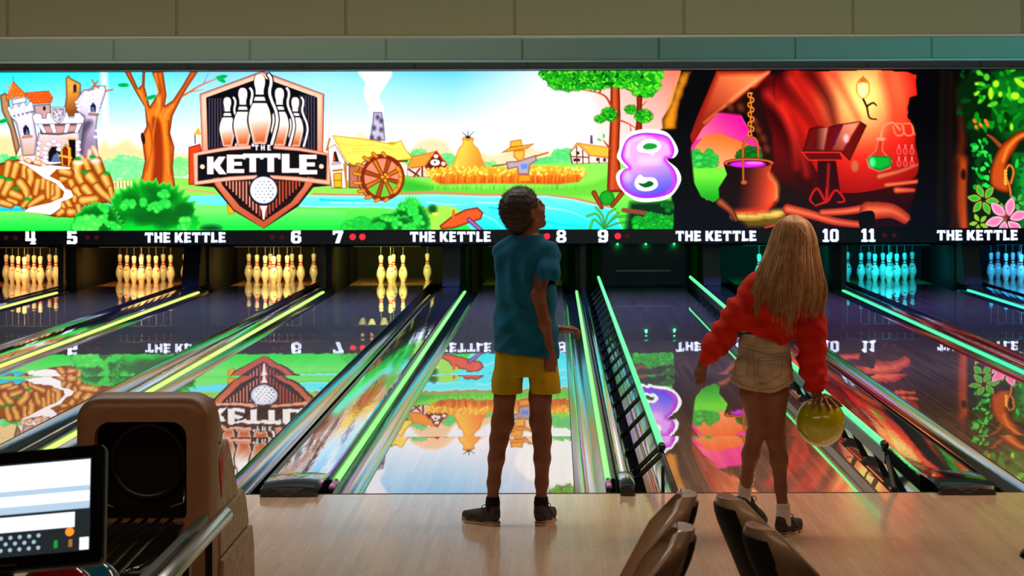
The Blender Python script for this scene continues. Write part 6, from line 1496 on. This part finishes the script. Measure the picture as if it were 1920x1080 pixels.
# balls waiting on the rack
def ball(loc, r, m, label):
    mb = MB().grid([[(r*math.sin(t)*math.cos(p), r*math.sin(t)*math.sin(p), r*math.cos(t)) for p in [2*math.pi*j/48 for j in range(48)]] for t in [max(.0005, min(math.pi-.0005, math.pi*i/30)) for i in range(31)]], True)
    o = mb.build('bowling_ball', m, smooth=True, loc=loc); return tag(o, label, 'bowling ball', 'bowling balls on the rack')
m_bb = mat('teal blue ball', (26, 120, 156), .12, coat=1, tint=((18, 98, 134), 18)); m_rb = mat('dark red ball', (150, 14, 24), .12, coat=1, tint=((110, 8, 16), 12)); m_rb2 = mat('crimson ball', (176, 20, 40), .15, coat=1); m_gb = mat('green ball', (10, 120, 30), .2, coat=1)
def bp(x, y, Y): return tuple(sp(x, y, Y))
ball(bp(156, 1117, 5.75), .108, m_bb, 'teal blue bowling ball at the bottom edge just right of the tablet')
ball(bp(104, 1131, 5.38), .108, m_rb, 'dark red bowling ball in front of the teal blue one')
ball(bp(-62, 1136, 5.45), .108, m_rb2, 'crimson bowling ball at the bottom left corner of the picture')

# ---------------------------------------------------------------- tablet on its stand
TY = 4.55
tl, tr, bl_, brr = sp(-175, 862, TY+.10), sp(180, 838, TY+.05), sp(-175, 1090, TY-.06), sp(206, 1047, TY-.02)
c = (tl+tr+bl_+brr)/4; ux = ((tr-tl)+(brr-bl_)).normalized(); uz = ((tl-bl_)+(tr-brr)).normalized(); un = ux.cross(uz).normalized(); uz = un.cross(ux)*1
tw = ((tr-tl).length+(brr-bl_).length)/4; th = ((tl-bl_).length+(tr-brr).length)/4
tab = thing('tablet_monitor', 'black framed scoring tablet with bright screen at the left edge', 'tablet', tuple(c))
tab.matrix_world = Matrix((( ux.x, -un.x, uz.x, c.x), (ux.y, -un.y, uz.y, c.y), (ux.z, -un.z, uz.z, c.z), (0, 0, 0, 1))) if un.y < 0 else Matrix(((ux.x, un.x, uz.x, c.x), (ux.y, un.y, uz.y, c.y), (ux.z, un.z, uz.z, c.z), (0, 0, 0, 1)))
def rr2(w, h, r, n=6): 
    return [(sx*(w-r)+r*math.cos(math.radians(a0+90*j/(n-1))), sz*(h-r)+r*math.sin(math.radians(a0+90*j/(n-1)))) for sx, sz, a0 in ((1, 1, 0), (-1, 1, 90), (-1, -1, 180), (1, -1, 270)) for j in range(n)]
MB().prism(rr2(tw, th, .014), .002, .03, 'XZ').build('casing', m_blk, tab, bevel=.004)
MB().prism(rr2(tw-.002, th-.002, .012), -.002, .004, 'XZ').build('bezel', mat('black bezel', (10, 10, 12), .3, coat=.3), tab)
sw, sh_ = tw-.030, th-.030
def pane(x0, z0, x1, z1, m, nm, y=-.0028): return MB().box(x0, y, z0, x1, y+.0006, z1).build(nm, m, tab)
m_sc = mat('lit tablet panel', (240, 246, 255), .3, emit=(238, 246, 255), es=1.25); m_scb = mat('lit pale blue panel', (190, 214, 235), .3, emit=(176, 204, 228), es=1.05); m_scd = mat('dark tablet panel', (50, 56, 60), .3, emit=(44, 52, 56), es=.6)
m_keys = mat('lit key dots', (170, 200, 215), .3, emit=(170, 205, 220), es=.9); m_or = mat('lit orange dot', (255, 150, 40), .3, emit=(255, 140, 40), es=1.3); m_gn = mat('lit green mark', (40, 190, 80), .3, emit=(40, 190, 80), es=.6)
pane(-sw, -sh_, sw, sh_, m_scd, 'screen')
H2 = 2*sh_
pane(-sw, sh_-.17*H2, sw-.002, sh_-.004, m_sc, 'screen_band', -.0034); pane(-sw, sh_-.52*H2, sw-.002, sh_-.17*H2, m_sc, 'screen_band', -.0034); pane(-sw, sh_-.36*H2, sw-.002, sh_-.30*H2, m_scb, 'screen_band', -.0040); pane(-sw, sh_-.55*H2, sw-.002, sh_-.47*H2, m_scb, 'screen_band', -.0044)
pane(-sw, sh_-.74*H2, sw-.034, sh_-.58*H2, m_sc, 'screen_band', -.0034)
for r in range(3):
    for k in range(9):
        x = sw-.112-k*.0205-(r % 2)*.010; z = sh_-(.80+.065*r)*H2
        MB().lathe([(.0045, -.0004), (.0045, .0004)], n=8, axis='Y').build('screen_key', m_keys, tab, loc=(x, -.0036, z))
MB().lathe([(.0095, -.0004), (.0095, .0004)], n=16, axis='Y').build('screen_button', m_or, tab, loc=(sw-.044, -.0036, sh_-.79*H2))
pane(sw-.046, sh_-.95*H2, sw-.038, sh_-.87*H2, mat('lit amber mark', (200, 140, 60), .3, emit=(190, 130, 60), es=.7), 'screen_icon', -.0034)
pane(sw-.078, sh_-.95*H2, sw-.070, sh_-.87*H2, m_gn, 'screen_icon', -.0034); pane(sw-.022, sh_-.99*H2, sw-.002, sh_-.86*H2, m_sc, 'screen_icon', -.0034)
pane(-.02, -th+.010, .03, -th+.014, mat('grey bezel lettering', (80, 78, 76), .5), 'bezel_mark', -.0028)
st_ = thing('monitor_stand', 'black post carrying the scoring tablet', 'stand', (c.x-.02, c.y+.06, 0))
MB().lathe([(.14, 0), (.14, .012), (.03, .02), (.022, .03), (.022, c.z-.04), (.001, c.z-.035)], n=20).build('post', m_blk, st_, smooth=False)

# ---------------------------------------------------------------- moulded seats at the bottom edge
m_seat = mat('beige seat shell', (204, 172, 144), .34, coat=.3, tint=((194, 162, 134), 8)); m_pad = mat('black seat padding', (16, 15, 16), .7)
def seat(x, y, top, label, face=1, yaw=0, wide=.38):
    """bucket seat reclined against its neighbour's back; face=+1 looks to the right, -1 to the left"""
    t = thing('bucket_seat', label, 'seat', (x, y, 0), yaw, 'moulded seats at the bottom edge')
    rows_o, rows_i = [], []
    zs = np.linspace(0, 1, 20); b0 = .40
    for u in zs:
        z = b0+(top-b0)*u; v = max(0, (u-.80)/.20)
        wy = wide/2*(1-.20*u)*math.sqrt(max(.02, 1-.80*v**2.2))
        xo = .10-.18*u**1.1+.018*v**2; dep = (.125-.050*u)*(1-.45*v)
        ro, ri = [], []
        for j in range(17):
            a = math.pi*(j/16-.5); sy, cy = math.sin(a), math.cos(a)
            ro.append((face*(xo+dep*(1-cy)), wy*sy, z)); ri.append((face*(xo+.026+(dep-.014)*(1-cy)), (wy-.018)*sy, z-.010*v))
        rows_o.append(ro); rows_i.append(ri)
    mb = MB(); mb.grid([o + i[::-1] for o, i in zip(rows_o, rows_i)], True, True)
    mb.build('shell', m_seat, t, bevel=.009, seg=3, angle=60)
    mb = MB(); prow = []
    for u, o in zip(zs, rows_o):
        if u > .95: break
        k = .86
        prow.append([(p[0]-face*.006, p[1]*k, p[2]) for p in o[2:-2]]+[(p[0]+face*.006, p[1]*k, p[2]) for p in o[2:-2]][::-1])
    mb.grid(prow, True, True).build('rear_cover', m_pad, t, angle=60)
    mb = MB(); rows = []
    for u in np.linspace(0, 1, 8):
        xx = .08+.40*u; w = .205*(1-.12*abs(u-.4)); z = .42-.03*math.sin(math.pi*u)
        rows.append([(face*xx, -w, z+.03), (face*xx, -w*.8, z), (face*xx, 0, z-.01), (face*xx, w*.8, z), (face*xx, w, z+.03), (face*xx, w, z+.012), (face*xx, w*.8, z-.02), (face*xx, 0, z-.03), (face*xx, -w*.8, z-.02), (face*xx, -w, z+.012)])
    mb.grid(rows, True, True).build('seat', m_seat, t, angle=60)
    MB().lathe([(.16, 0), (.16, .012), (.035, .03), (.03, .05), (.03, .385), (.09, .392), (.09, .40)], c=(face*.26, 0, 0), n=20).build('pedestal', m_blk, t, angle=40)
    return t
def topz(y, Y): return float(sp(1040, y, Y)[2])
def px2(x, Y): return float(sp(x, 300, Y)[0])
seat(px2(1319, 5.25)-.08, 5.25, topz(925, 5.25), 'beige moulded seat facing left, far one, its rounded top highest', -1, math.radians(-2))
seat(px2(1316, 4.78)-.08, 4.78, topz(988, 4.78), 'beige moulded seat facing left, near one, cut by the bottom edge', -1, math.radians(-2))
seat(px2(1330, 5.25)+.08, 5.25, topz(930, 5.25), 'beige moulded seat facing right with black rear cover, far one', 1, math.radians(15))
seat(px2(1384, 4.78)+.08, 4.78, topz(985, 4.78), 'beige moulded seat facing right with black rear cover, near one', 1, math.radians(15))
# small black rod end at the right edge
rd = thing('black_handle', 'tip of a black rod poking in at the lower right edge', 'handle', (1.22, 4.9, 0))
a = sp(1914, 1036, 4.9)-rd.location; b_ = Vector((.20, .03, .55)) 
MB().tube([a, a+(b_-a)*.5, b_, Vector((.22, .03, .0))], [.011, .011, .012, .014], 12).build('rod', m_blk, rd, smooth=True)
